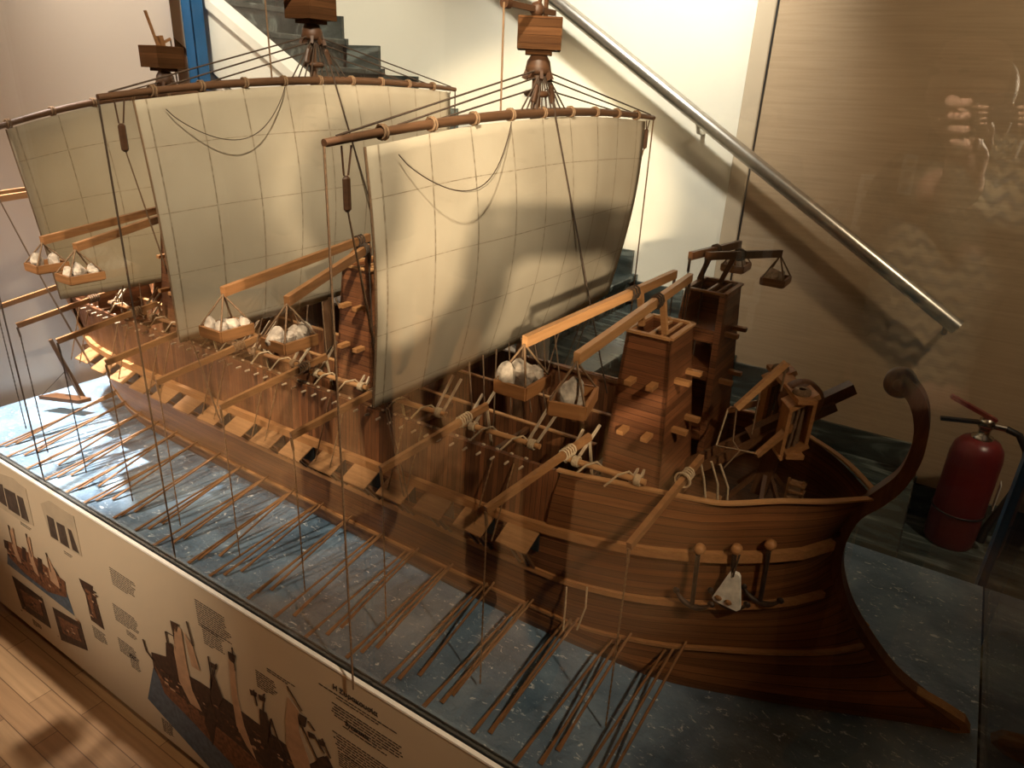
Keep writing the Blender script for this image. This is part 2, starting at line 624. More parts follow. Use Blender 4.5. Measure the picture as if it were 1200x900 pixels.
# stairs along the back wall, going down to the right
steps = [(.05, 2.85, -.285), (-.38, .05, -.145), (-.62, -.38, -.005)]
x, z = -.62, -.005
while z < 1.5:
    x, z = x - .215, z + .116
    steps.append((x, x + .215, z))
mb = MB()
for a, b_, zt in steps:
    mb.box(((a + b_) / 2, 2.16, (zt + FLOOR) / 2 - .01), (b_ - a - .001, .76, zt - FLOOR - .02))
    mb.bbox(((a + b_) / 2 + .008, 2.155, zt - .012), (b_ - a + .016, .78, .024), .004)
struct(mb, 'floor_stairs', M['marble'])
mb = MB()
for a, b_, zt in steps:
    mb.box(((a + b_) / 2 - .03, WY - .008, zt + .047), (b_ - a + .06 - .002, .014, .095))
    mb.box((a + .012, WY - .008, zt + .06), (.022, .014, .12))
struct(mb, 'baseboard_back', M['marble'])
# white closed stringer on the open side of the flight
mb = MB()
x0, x1 = -3.35, -.98
sl = -.116 / .215
zt = lambda x: .2 + (x + .62) * sl
mb.poly([(x0, 1.74, zt(x0) - .17), (x1, 1.74, zt(x1) - .17), (x1, 1.74, zt(x1) + .05), (x0, 1.74, zt(x0) + .05)], (0, .05, 0))
mb.bar((x0, 1.765, zt(x0) + .06), (x1, 1.765, zt(x1) + .06), .075, .03)
struct(mb, 'trim_2', M['whitepaint'])
struct(MB().poly([(x0, 1.745, zt(x0) - .2), (x0, 1.745, FLOOR), (x1 - .02, 1.745, FLOOR), (x1 - .02, 1.745, zt(x1) - .2)], (0, .04, 0)), 'wall_under_stairs', M['pinkwall'])

# handrail: round steel pipe on brackets
hr = thing('handrail', (-.6, WY - .08, .4), 'round steel handrail sloping down along the back wall to the right', 'handrail')
p0, p1 = V((-2.9, WY - .08, 2.19)), U(1122, 384, 1, WY - .08)
p0 = p1 + (U(650, 0, 1, WY - .08) - p1) * 1.35
MB().tube([p0, lerp(p0, p1, .5), p1], .0235, 16).build('pipe', M['steel'], hr)
for t in (.12, .55, .985):
    q = lerp(p0, p1, t) + V((0, .01, -.02))
    MB().tube([q + V((0, 0, 0)), q + V((0, .02, -.03)), q + V((0, .055, -.035)), q + V((0, .079, -.035))], .008, 8).lathe([(0, 0), (.028, 0), (.028, .006), (0, .006)], q + V((0, .073, -.035)), (0, 1, 0)).build('bracket', M['steel'], hr)

# ------------------------------------------------------------------ display case
case = thing('display_case', (-1.08, 1.19, FLOOR), 'long glazed display case with blue painted sea and printed front panel', 'display case')
X0, X1, Y0, Y1 = -2.395, .236, .69, 1.7
MB().box(((X0 + X1) / 2, (Y0 + Y1) / 2, -.015), (X1 - X0, Y1 - Y0, .03)).build('sea_surface', M['sea'], case)['label'] = 'blue painted sea surface'
MB().box(((X0 + X1) / 2, (Y0 + Y1) / 2 + .004, -.325), (X1 - X0 - .01, Y1 - Y0 - .02, .59)).build('plinth', M['black'], case)
PZ0, PZ1, PY = -.617, .001, .677
pan = MB().bbox(((X0 + X1) / 2, PY + .009, (PZ0 + PZ1) / 2), (X1 - X0, .018, PZ1 - PZ0), .001).build('front_panel', M['panel'], case)
MB().box(((X0 + X1) / 2, PY + .002, .0035), (X1 - X0, .008, .005)).build('edge_trim', M['trimwhite'], case)['label'] = 'white edge strip'
MB().box(((X0 + X1) / 2, PY + .0145, .003), (X1 - X0, .013, .008)).build('gasket', M['black'], case)
MB().box(((X0 + X1) / 2, .75, FLOOR + .02), (X1 - X0 - .04, .05, .04)).build('kick_board', M['black'], case)
TOP = 1.55
GL = [((X0 + X1) / 2, .687, X1 - X0, .006), ((X0 + X1) / 2, Y1 + .006, X1 - X0, .006)]
for x_, y_, dx, dy in GL:
    MB().box((x_, y_, TOP / 2 + .006), (dx, dy, TOP - .012)).build('glass_pane', M['glass'], case)
for x_ in (X1 + .004,):
    MB().box((x_, (Y0 + Y1) / 2, TOP / 2 + .006), (.006, Y1 - Y0 - .0, TOP - .012)).build('glass_pane', M['glass'], case)
for x_, y_, w in ((X0 - .012, Y1 - .035, .05), (X1 + .018, Y1 + .034, .05)):
    mb = MB()
    mb.bbox((x_, y_, (TOP + FLOOR) / 2), (w, .006, TOP - FLOOR), .001)
    mb.bbox((x_ - w / 2 + .003, y_ + w / 2 - .003, (TOP + FLOOR) / 2), (.006, w, TOP - FLOOR), .001)
    mb.bbox((x_ + w / 2 - .003, y_ + w / 2 - .003, (TOP + FLOOR) / 2), (.006, w, TOP - FLOOR), .001)
    mb.build('corner_post', M['bluesteel'], case)

# prints on the front panel ------------------------------------------------------------
PF = PY - .0004


def pp(x, y):
    return U(x, y, 1, PF)


def zpoly(mb, pts, ox, oy, k, m, lift=0):
    mb.poly([pp(ox + a * k, oy + b * k) + V((0, -lift, 0)) for a, b in pts], (0, -.0005, 0), m)


A = (0, 530, .25)
B = (150, 640, .29167)
PM = [M['pbrown'], M['pdark'], M['pblue'], M['psail'], M['pgrey'], M['pglass'], M['ink']]
# two printed windows
for wi, (fr, panes) in enumerate((
    ([(-40, 110), (-10, 95), (60, 120), (120, 170), (160, 345), (95, 320), (-10, 250)], [[(-30, 140), (12, 150), (35, 255), (-10, 225)], [(20, 165), (72, 193), (97, 300), (42, 265)], [(80, 200), (108, 215), (138, 328), (104, 306)]]),
    ([(190, 240), (230, 225), (345, 300), (385, 490), (240, 400)], [[(220, 293), (252, 312), (275, 415), (240, 393)], [(265, 325), (302, 345), (327, 450), (286, 424)], [(318, 355), (335, 366), (372, 474), (342, 456)]]))):
    mb = MB()
    zpoly(mb, fr, *A, 4)
    for p in panes:
        zpoly(mb, p, *A, 5, .0006)
    mb.build('window_print', PM, pan)
# small ship print
mb = MB()
zpoly(mb, [(35, 455), (35, 522), (350, 766), (312, 655), (170, 560)], *A, 2)
zpoly(mb, [(18, 408), (60, 425), (150, 480), (230, 545), (305, 605), (315, 680), (230, 655), (110, 560), (45, 490)], *A, 0, .0006)
zpoly(mb, [(48, 365), (62, 352), (82, 455), (105, 520), (85, 505), (60, 440)], *A, 3, .0012)
zpoly(mb, [(125, 400), (140, 395), (160, 500), (188, 585), (165, 560), (140, 490)], *A, 3, .0012)
zpoly(mb, [(218, 480), (232, 500), (262, 560), (285, 640), (240, 600)], *A, 3, .0012)
zpoly(mb, [(20, 410), (38, 415), (45, 460), (25, 445)], *A, 1, .0012)
zpoly(mb, [(105, 440), (120, 450), (130, 515), (108, 495)], *A, 1, .0012)
zpoly(mb, [(178, 490), (195, 500), (205, 575), (182, 555)], *A, 1, .0012)
for a, b in (((38, 340), (60, 430)), ((120, 380), (150, 490)), ((215, 470), (240, 560)), ((250, 540), (275, 580))):
    zpoly(mb, [a, (a[0] + 4, a[1]), (b[0] + 4, b[1]), b], *A, 1, .0012)
rnd = random.Random(9)
for k in range(50):
    t = rnd.random()
    bx_, by_ = lerp(30, 290, t), lerp(440, 640, t) + rnd.uniform(-22, 30)
    zpoly(mb, [(bx_, by_), (bx_ + 9, by_ + 7), (bx_ + 11, by_ + 14), (bx_ + 2, by_ + 8)], *A, rnd.choice((0, 1, 1, 3)), .001 + k * .000002)
mb.build('ship_print', PM, pan)
# three dark photographs
for pts, inner in (([(56, 578), (200, 686), (240, 826), (105, 732)], [(95, 640), (190, 700), (205, 770), (120, 715)]),
                   ([(246, 725), (378, 803), (412, 930), (288, 880)], [(270, 765), (360, 815), (385, 890), (300, 850)]),
                   ([(370, 590), (436, 628), (433, 660), (445, 668), (490, 832), (428, 786), (400, 660), (385, 630)], [(400, 640), (425, 655), (455, 780), (440, 770)])):
    mb = MB()
    zpoly(mb, pts, *A, 1)
    zpoly(mb, inner, *A, 0, .0006)
    cx_, cy_ = sum(p[0] for p in inner) / len(inner), sum(p[1] for p in inner) / len(inner)
    rnd = random.Random(int(cx_))
    for k in range(26):
        q_ = [lerp(rnd.choice(inner)[i_], (cx_, cy_)[i_], rnd.random()) for i_ in (0, 1)]
        w_ = rnd.uniform(4, 16)
        zpoly(mb, [(q_[0], q_[1]), (q_[0] + w_, q_[1] + w_ * .7), (q_[0] + w_, q_[1] + w_ * 1.1), (q_[0] + 2, q_[1] + w_ * .6)], *A, rnd.choice((1, 1, 3, 0)), .001 + k * .000002)
    mb.build('photo_print', PM, pan)
# large ship print
mb = MB()
zpoly(mb, [(102, 488), (80, 612), (360, 925), (500, 985), (560, 985), (300, 740), (200, 640)], *B, 2)
zpoly(mb, [(95, 425), (160, 445), (210, 500), (290, 545), (400, 620), (480, 680), (560, 740), (640, 800), (720, 880), (800, 840), (830, 900), (830, 960), (560, 990), (420, 860), (300, 745), (180, 620), (105, 490)], *B, 1, .0006)
zpoly(mb, [(110, 480), (160, 560), (260, 640), (330, 700), (450, 800), (560, 900), (600, 985), (500, 960), (380, 830), (250, 690), (150, 590)], *B, 0, .0012)
for pts in ([(190, 312), (215, 330), (238, 470), (262, 580), (300, 662), (255, 630), (210, 540), (188, 420)], [(225, 340), (262, 400), (292, 500), (260, 480)],
            [(408, 450), (430, 470), (442, 600), (470, 720), (517, 855), (480, 800), (440, 720), (420, 600)], [(645, 602), (690, 660), (690, 740), (730, 860), (750, 980), (700, 960), (640, 800), (636, 690)]):
    zpoly(mb, pts, *B, 3, .0018)
for pts in ([(155, 385), (178, 388), (205, 490), (200, 540), (158, 500)], [(333, 512), (350, 520), (385, 610), (370, 640), (335, 600)], [(532, 650), (560, 668), (592, 800), (560, 790), (535, 740)],
            [(172, 296), (205, 312), (200, 345), (180, 335)], [(404, 420), (436, 438), (430, 470), (410, 460)], [(682, 665), (722, 688), (716, 725), (690, 712)], [(330, 600), (360, 700), (345, 800), (310, 700)], [(760, 850), (790, 840), (830, 930), (800, 985), (755, 950)]):
    zpoly(mb, pts, *B, 1, .0018)
for a, b in (((60, 372), (75, 420)), ((75, 420), (105, 460)), ((180, 330), (195, 420)), ((418, 405), (430, 500)), ((322, 440), (335, 520)), ((355, 470), (345, 520)), ((345, 480), (318, 690)), ((505, 575), (520, 640)), ((548, 590), (545, 660)), ((575, 690), (640, 880)), ((575, 690), (560, 840)), ((725, 700), (752, 740)), ((690, 700), (760, 850)), ((150, 340), (160, 390)), ((150, 340), (185, 360)), ((235, 300), (262, 400)), ((780, 770), (815, 850)), ((750, 760), (790, 830)), ((640, 560), (700, 660))):
    zpoly(mb, [a, (a[0] + 5, a[1]), (b[0] + 5, b[1]), b], *B, 1, .0018)
rnd = random.Random(5)
for k in range(130):
    t = rnd.random()
    bx_, by_ = lerp(130, 720, t), lerp(500, 905, t) + rnd.uniform(-25, 70) * (.6 + t * .5)
    w_, h_ = rnd.uniform(5, 22), rnd.uniform(3, 12)
    zpoly(mb, [(bx_, by_), (bx_ + w_, by_ + w_ * .66), (bx_ + w_ + 2, by_ + w_ * .66 + h_), (bx_ + 2, by_ + h_)], *B, rnd.choice((0, 0, 1, 1, 3)), .0015 + k * .000002)
for a in ((345, 470), (540, 600), (505, 580), (738, 748), (780, 780)):
    zpoly(mb, [(a[0] - 14, a[1] - 8), (a[0] + 16, a[1] + 8), (a[0] + 14, a[1] + 24), (a[0] - 8, a[1] + 14)], *B, 1, .0018)
mb.build('ship_print', PM, pan)


def para(x, y, wid, n, lh=.0062, seed=0, centre=False):
    """a paragraph printed too small to read: n lines of word-long dashes; (x, y) photo pixel of its top-left"""
    rnd = random.Random(seed)
    o = pp(x, y)
    mb = MB()
    for i in range(n):
        L = wid * (1 - rnd.random() * .18) if i < n - 1 else wid * (.4 + .4 * rnd.random())
        a = o.x + (wid - L) / 2 if centre else o.x
        e = a + L
        while a < e:
            w = .005 + rnd.random() * .012
            mb.box(((a + min(a + w, e)) / 2, PF - .0003, o.z - i * lh), (min(a + w, e) - a, .0006, lh * .26))
            a += w + .0026
    mb.build('text_block', M['ink'], pan)


k = A[2]
for x, y, w, n, sd in ((512, 538, .108, 9, 1), (527, 708, .115, 9, 2), (592, 832, .045, 3, 3), (432, 812, .065, 7, 4), (552, 868, .08, 8, 5), (912, 688, .115, 12, 6), (945, 808, .075, 9, 7), (152, 782, .055, 4, 8), (96, 326, .065, 2, 9), (300, 462, .045, 2, 10)):
    para(A[0] + x * k, A[1] + y * k, w, n, seed=sd)
k = B[2]
for x, y, w, n, sd in ((512, 497, .065, 8, 11), (558, 490, .09, 2, 12), (135, 690, .05, 8, 13), (5, 430, .045, 8, 14), (845, 822, .07, 7, 15)):
    para(B[0] + x * k, B[1] + y * k, w, n, seed=sd)
for x, y, w, n, sd in ((757, 545, .21, 2, 16), (806, 618, .19, 6, 17), (822, 695, .165, 1, 19), (818, 738, .165, 7, 18)):
    para(B[0] + x * k, B[1] + y * k, w, n, lh=.0074, seed=sd, centre=True)


def text(body, p, size, parent):
    cu = bpy.data.curves.new('heading_text', 'FONT')
    cu.body = body
    cu.size = size
    cu.extrude = .0003
    cu.offset = .0003
    cu.align_x = 'CENTER'
    cu.materials.append(M['ink'])
    o = bpy.data.objects.new('heading_text', cu)
    COL.objects.link(o)
    o.rotation_euler = (PI / 2, 0, 0)
    bpy.context.view_layer.update()
    me = bpy.data.meshes.new_from_object(o.evaluated_get(bpy.context.evaluated_depsgraph_get()))
    bpy.data.objects.remove(o)
    bpy.data.curves.remove(cu)
    o = bpy.data.objects.new('heading_text', me)
    COL.objects.link(o)
    o.rotation_euler = (PI / 2, 0, 0)
    put(o, p, parent)


text('Η Συρακουσία', pp(416, 823) + V((0, -.0006, 0)), .0165, pan)
text('Syracusia', pp(418.5, 858.5) + V((0, -.0006, 0)), .0165, pan)

# ------------------------------------------------------------------ the ship model
CY = 1.2
ship = thing('ship_model', (-1.0, CY, 0), 'large wooden model of an ancient three-masted warship with sails, towers and oars', 'ship model')
STEM = [(0, .2), (.016, .206), (.048, .145), (.075, .091), (.125, .038), (.172, -.001), (.217, -.025), (.258, -.038), (.302, -.040), (.351, -.027), (.392, -.012)]
LV = [  # (x, half breadth, z) : waterline, low strip, middle wale, upper wale, gunwale
    [(-2.24, .012, .0), (-2.2, .07, .0), (-2.1, .13, 0), (-1.9, .172, 0), (-1.4, .19, 0), (-1., .2, 0), (-.6, .213, 0), (-.3, .2, 0), (-.09, .135, 0), (.044, .078, 0), (.15, .03, 0), (.205, .008, .0)],
    [(-2.27, .012, .1), (-2.23, .085, .085), (-2.1, .15, .066), (-1.9, .195, .06), (-1.4, .215, .06), (-.8, .222, .057), (-.45, .213, .055), (-.3, .19, .07), (-.165, .15, .096), (-.04, .09, .113), (.02, .04, .119), (.042, .01, .121)],
    [(-2.3, .012, .2), (-2.26, .1, .19), (-2.1, .175, .172), (-1.9, .212, .166), (-1.4, .229, .163), (-.8, .232, .158), (-.5, .228, .155), (-.35, .213, .168), (-.24, .19, .189), (-.18, .168, .2), (-.11, .128, .212), (-.05, .065, .22), (-.025, .01, .222)],
    [(-2.33, .012, .31), (-2.29, .115, .30), (-2.15, .19, .27), (-2., .23, .254), (-1.8, .243, .249), (-1.4, .248, .248), (-.6, .248, .26), (-.45, .243, .272), (-.34, .228, .283), (-.24, .202, .297), (-.13, .143, .31), (-.065, .082, .317), (-.039, .01, .32)],
    [(-2.35, .012, .42), (-2.31, .12, .41), (-2.2, .2, .385), (-2., .23, .378), (-1.8, .238, .378), (-.9, .238, .376), (-.5, .238, .383), (-.37, .217, .388), (-.236, .203, .399), (-.134, .133, .404), (-.08, .09, .402), (-.012, .01, .394)],
]


def hp(level, x, side=-1, out=0):
    t = LV[level]
    return V((x, CY + side * (interp(x, t, 1) + out), interp(x, t, 2)))


def hull_pt(u, lev):
    """u 0..1 stern to stem on fractional level"""
    i = min(int(lev), 3)
    t = lev - i

    def P(k):
        T = LV[k]
        # denser toward the ends
        s = u
        x = T[0][0] + (T[-1][0] - T[0][0]) * s
        return x, interp(x, T, 1), interp(x, T, 2)
    a, b = P(i), P(i + 1)
    bul = .006 * math.sin(PI * t)
    # forward ends follow the concave stem instead of straight chords
    xe, ze = lerp(LV[i][-1][0], LV[i + 1][-1][0], t), lerp(LV[i][-1][2], LV[i + 1][-1][2], t)
    k = max(0, (u - .6) / .4)
    k = k * k * (3 - 2 * k)
    dx = (interp(ze, STEM, 1) - .014 - xe) * k
    return V((lerp(a[0], b[0], t) + dx, lerp(a[1], b[1], t) + bul * min(1, a[1] / .1), lerp(a[2], b[2], t)))


us = [1 - (1 - k / 110) for k in range(111)]
us = sorted(set([k / 90 for k in range(91)] + [.008, .004, .016, .985, .993, .97]))


def skin(levels, u0, u1, inner=0, th=0):
    mb = MB()
    for side in (-1, 1):
        rows, uv = [], []
        for u in us:
            if u < u0 - 1e-6 or u > u1 + 1e-6:
                continue
            r_, q_ = [], []
            g = 0
            last = None
            for l in levels:
                p = hull_pt(u, l)
                if last is not None:
                    g += (p - last).length
                last = p
                r_.append(V((p.x, CY + side * (p.y - inner), p.z)))
                q_.append((p.x, l * .086))
            rows.append(r_)
            uv.append(q_)
        mb.grid(rows if side < 0 else rows[::-1], uv=uv if side < 0 else uv[::-1])
    return mb


lv = [k / 4 for k in range(0, 13)]
mb = skin(lv, 0, 1)
hull = mb.build('hull', M['hull'], ship)
# fore and stern topsides (planked with the hull), bulwark wall between them
FU, SU = .792, .095
lv2 = [3, 3.2, 3.4, 3.6, 3.8, 4]
mb = skin(lv2, FU, 1)
mb2 = skin(lv2[::-1], FU, 1, inner=.008)
mb.v += []
for src in (mb2,):
    mb.add(src.v, src.f, 0, True)
    for i in range(len(src.uv)):
        mb.uv[len(mb.uv) - len(src.uv) + i] = src.uv[i]
mb.build('forecastle_side', M['hull'], ship)
mb = skin(lv2, 0, SU)
mb2 = skin(lv2[::-1], 0, SU, inner=.008)
mb.add(mb2.v, mb2.f, 0, True)
for i in range(len(mb2.uv)):
    mb.uv[len(mb.uv) - len(mb2.uv) + i] = mb2.uv[i]
mb.build('stern_side', M['hull'], ship)


def rail(level, x0, x1, w, h, name, m, side=-1, out=.002, dz=0, n=60):
    mb = MB()
    pts = [hp(level, lerp(x0, x1, k / n), side, out) + V((0, 0, dz)) for k in range(n + 1)]
    sec = []
    for i, p in enumerate(pts):
        t = (pts[min(i + 1, n)] - pts[max(i - 1, 0)]).normalized()
        a = t.cross(V((0, 0, 1))).normalized()
        sec.append([p + a * i_ * w / 2 + V((0, 0, j_ * h / 2)) for i_, j_ in ((-1, -1), (1, -1), (1, 1), (-1, 1))])
    vs = [q for s_ in sec for q in s_]
    fs = [(i * 4 + k, (i + 1) * 4 + k, (i + 1) * 4 + (k + 1) % 4, i * 4 + (k + 1) % 4) for i in range(n) for k in range(4)]
    fs += [(3, 2, 1, 0), tuple(n * 4 + k for k in range(4))]
    mb.add(vs, fs)
    return mb.build(name, m, ship)


for sd in (-1, 1):
    rail(3, -2.28, -.056, .012, .017, 'wale', M['wale'], sd)
    rail(2, -2.25, -.05, .010, .011, 'wale', M['wale'], sd)
    rail(1, -2.2, .03, .008, .006, 'wale', M['wale'], sd)
    rail(4, -.495, -.02, .011, .0035, 'gunwale_cap', M['beam'], sd, -.004, .002)
    rail(4, -2.31, -2.12, .012, .006, 'gunwale_cap', M['wale'], sd, -.004, .002)
    # vertical planked bulwark
    mb = MB()
    rows_o, rows_i = [], []
    n = 40
    xs = [lerp(-2.125, -.492, k / n) for k in range(n + 1)]
    for x in xs:
        a, b = hp(3, x, sd, -.004), hp(4, x, sd, 0)
        rows_o.append([a, b])
        rows_i.append([b - V((0, sd * .009, 0)), a - V((0, sd * .009, 0))])
    for rows in (rows_o, rows_i, [[r1[1], r2[0]] for r1, r2 in zip(rows_o, rows_i)]):
        mb.grid(rows if sd < 0 else rows[::-1], smooth=False)
    for rr in (0, -1):
        mb.add([rows_o[rr][0], rows_o[rr][1], rows_i[rr][0], rows_i[rr][1]], [(0, 1, 2, 3)])
    mb.build('bulwark', M['bulwark'], ship)
    mb = MB()
    mb.box((-1.05, CY + sd * .228, .374), (1.15, .01, .008))
    mb.build('bulwark_cap', M['post'], ship)

# stem: keel, cutwater and incurved stem post with its volute
prof_o = [(.206, .016), (.145, .048), (.091, .075), (.038, .125), (-.001, .172), (-.025, .217), (-.037, .258), (-.038, .302), (-.027, .351), (-.001, .387), (.021, .428), (.033, .48), (.032, .525), (.025, .56), (.014, .586), (-.004, .606), (-.022, .617)]
prof_i = [(.16, .004), (.10, .03), (.06, .05), (.012, .105), (-.028, .155), (-.048, .205), (-.057, .258), (-.058, .302), (-.052, .345), (-.034, .385), (-.012, .420), (.006, .452), (.013, .49), (.012, .525), (.005, .552), (-.007, .575), (-.022, .59)]


def smooth(pr, m=4):
    out = []
    for i in range(len(pr) - 1):
        p0, p1, p2, p3 = pr[max(i - 1, 0)], pr[i], pr[i + 1], pr[min(i + 2, len(pr) - 1)]
        for j in range(m):
            t = j / m
            out.append(tuple(.5 * (2 * b + (c - a) * t + (2 * a - 5 * b + 4 * c - d) * t * t + (3 * b - a - 3 * c + d) * t ** 3) for a, b, c, d in zip(p0, p1, p2, p3)))
    return out + [pr[-1]]


prof_o, prof_i = smooth(prof_o), smooth(prof_i)
mb = MB()
ro, n = [], len(prof_o)
for (ox, oz), (ix, iz) in zip(prof_o, prof_i):
    w = .0145
    ro.append([V((ox, CY - w, oz)), V((ix, CY - w * 1.15, iz)), V((ix, CY + w * 1.15, iz)), V((ox, CY + w, oz)), V((ox, CY - w, oz))])
mb.grid(ro, smooth=False)
mb.add(ro[-1][:4], [(0, 1, 2, 3)])
mb.add(ro[0][:4], [(3, 2, 1, 0)])
stem = mb.build('stem_post', M['stem'], ship)
mb = MB()
mb.lathe([(0, -.0145), (.018, -.0145), (.023, -.011), (.023, .011), (.018, .0145), (0, .0145)], (-.026, CY, .6), (0, 1, 0), 28)
mb.lathe([(0, -.017), (.008, -.017), (.010, -.014)], (-.026, CY, .6), (0, 1, 0), 20)
mb.build('volute', M['stem'], stem)
mb = MB()
mb.poly([(.135, CY - .014, 0.001), (.2, CY - .008, 0.001), (.222, CY - .004, .012), (.21, CY - .006, .03), (.17, CY - .011, .045), (.13, CY - .014, .055)], (0, .022, 0))
mb.build('ram', M['wale'], stem)
# stern post and curved stern ornament
mb = MB()
mb.tube([(-2.2, CY, .004), (-2.25, CY, .03), (-2.29, CY, .15), (-2.33, CY, .3), (-2.36, CY, .42), (-2.35, CY, .5), (-2.31, CY, .55), (-2.27, CY, .56)], [.016, .02, .02, .018, .017, .014, .011, .008], 10)
mb.build('stern_post', M['stem'], ship)

# decks
mb = MB()
for x0, x1, z, lvl in ((-2.26, -2.08, .30, 3), (-.5, -.05, .318, 3)):
    n = 24
    L = [V((lerp(x0, x1, k / n), CY - interp(lerp(x0, x1, k / n), LV[3], 1) + .012, z)) for k in range(n + 1)]
    R_ = [V((p.x, 2 * CY - p.y, z)) for p in L]
    mb.grid([[a, b] for a, b in zip(L, R_)], smooth=False)
mb.box((-1.28, CY, .235), (1.62, .452, .012))
mb.build('deck', M['deck'], ship)
# inner longitudinal coamings and cross beams of the open waist
for y in (1.13, 1.27):
    MB().box((-1.3, y, .302), (1.6, .007, .122)).build('coaming', M['bulwark'], ship)
    MB().box((-1.3, y, .3645), (1.6, .009, .003)).build('coaming_cap', M['beam'], ship)
for i in range(9):
    x = -2.02 + i * .195
    MB().bbox((x, 1.05, .35), (.01, .16, .012), .001).build('deck_beam', M['post'], ship)

# pegs along the top of the near bulwark: one row inside, one outside
peg = None
for i in range(48):
    x = -2.03 + i * .0312
    p = hp(4, x, -1, .002)
    mb = MB().bbox((x, p.y - .004, p.z - .012), (.004, .015, .004), .001)
    mb.bbox((x + .004, p.y + .006, p.z + .004), (.007, .004, .004), .001)
    mb.build('peg', M['pegm'], ship)

# awnings (sloping port lids) on posts along the side gallery
aw = None
for i in range(16):
    x = -.545 - i * .0975
    a, b = hp(3, x, -1, .004), hp(2, x, -1, .002)
    top, lowz, yo = a.z - .010, a.z - .03, a.y - .045
    mb = MB()
    mb.poly([(x - .033, a.y, top), (x + .033, a.y, top), (x + .033, yo, lowz), (x - .033, yo, lowz)], (0, 0, .003))
    lid = mb.build('awning', M['lid'], ship)
    mb = MB().box((x, a.y + .004, a.z - .032), (.062, .004, .04))
    mb.build('port_opening', M['black'], lid)  # solid black slab stands in for the shade inside the opening
    for dx, dy in ((-.018, .012), (0, .016), (.013, .012)):
        MB().bar((x + dx, yo + dy, lowz + .004), (x + dx + .004, b.y - .002, b.z + .004), .005, .005, (1, 0, 0)).build('awning_post', M['post'], lid)

# oars: twenty banks of three
for i in range(20):
    xg = -.275 - i * .0972
    for t in range(3):
        x = xg - .006 + t * .017 + random.uniform(-.004, .004)
        ry = CY - interp(x, LV[1], 1) + .006
        tip = V((x - .004 + random.uniform(-.012, .012), (.703, .728, .756)[t] + random.uniform(-.006, .006), .004))
        root = V((x + .012, ry if i else ry + .002, (.05, .064, .078)[t] + (.012 if i == 0 else 0)))
        d = (tip - root).normalized()
        bl = tip - d * .055
        mb = MB().tube([root, lerp(root, bl, .5), bl], .0026, 6)
        mb.bar(bl, tip, .004, .0025, (0, 0, 1), w2=.0085, h2=.002)
        mb.build('oar', M['oar'], ship)

# boarding booms with chains reaching the water, near side
BT = [(-.302, .84), (-.527, .792), (-.743, .785), (-.958, .776), (-1.165, .776), (-1.372, .771), (-1.556, .765), (-1.774, .77), (-1.96, .766), (-2.152, .8)]
for i, (x, y) in enumerate(BT):
    tip = V((x, y, .38))
    dx = .024 if i == 0 else .062
    inner = V((x + dx, y + .23, .437))
    mb = MB().bar(tip, inner, .009, .013)
    bm = mb.build('boom', M['boom'], ship)
    piv = lerp(tip, inner, .8)
    mb = MB()
    for k in range(5):
        q = lerp(tip, inner, .72 + .022 * k)
        mb.tube([q + V((math.cos(a) * .009, 0, math.sin(a) * .010)) for a in [2 * PI * j / 8 for j in range(8)]], .0017, 5, closed=True)
    mb.build('lashing', M['ropelight'] if i < 3 else M['rope'], bm)
    mb = MB().tube([tip + V((0, 0, -.004)), tip + V((.001, .002, -.03))], .0028, 6)
    n = int((tip.z - .04) / .006)
    pts = [tip + V((0.001, .002, -.03 - .006 * k)) for k in range(n + 1)]
    mb.tube(pts, [.0011 + .0008 * (k % 2) for k in range(n + 1)], 5)
    mb.build('chain', M['chain'] if i < 6 else M['ropedark'], bm)
    if i:
        for s_ in (.055, .1):
            if x + dx + s_ > -.5:
                continue
            a = V((x + dx + s_, CY - .241, .37))
            b = V((x + dx + s_ - .012, CY - .285, .222))
            n = 26
            pts = [lerp(a, b, k / n) for k in range(n + 1)]
            MB().tube(pts, [.0011 + .0008 * (k % 2) for k in range(n + 1)], 5).build('chain', M['chain'], bm)
        mb = MB()
        mb.bar(inner + V((0, .0, -.006)), inner + V((.01, .006, -.085)), .004, .004, (1, 0, 0))
        mb.build('tail_rope', M['ropelight'], bm)

# windlass logs and lever sticks between the booms
for i in range(8):
    x = BT[i + 1][0] + .11
    L = .17 if i else .15
    a, b = V((x - L / 2, .992, .397)), V((x + L / 2, .992, .402))
    wl = MB().tube([a, lerp(a, b, .5), b], .0055, 10).build('windlass', M['beam'] if i < 4 else M['boom'], ship)
    mb = MB()
    for e in (.1, .88):
        for k in range(5):
            q = lerp(a, b, e + k * .014)
            mb.tube([q + V((0, math.cos(t) * .0085, math.sin(t) * .0085)) for t in [2 * PI * j / 9 for j in range(9)]], .0022, 5, closed=True)
    mb.build('rope_coil', M['ropelight'] if i < 4 else M['rope'], wl)
    for e in (-.03, .08, .8, .9):
        q = lerp(a, b, e)
        h = random.uniform(.035, .06)
        MB().bar(q + V((0, .004, -.012)), q + V((random.uniform(.0, .02), .05 + random.uniform(0, .02), h)), .0042, .0042).build('handspike', M['pegm'], wl)
    mb = MB()
    for e in (.3, .7):
        q = lerp(a, b, e)
        mb.tube([q + V((-.02, -.02, -.02)), q + V((.0, -.012, .006)), q + V((.012, .004, .009)), q + V((.03, .02, -.015)), q + V((.02, .045, -.02))], .002, 5)
    mb.build('loose_rope', M['ropelight'], wl)

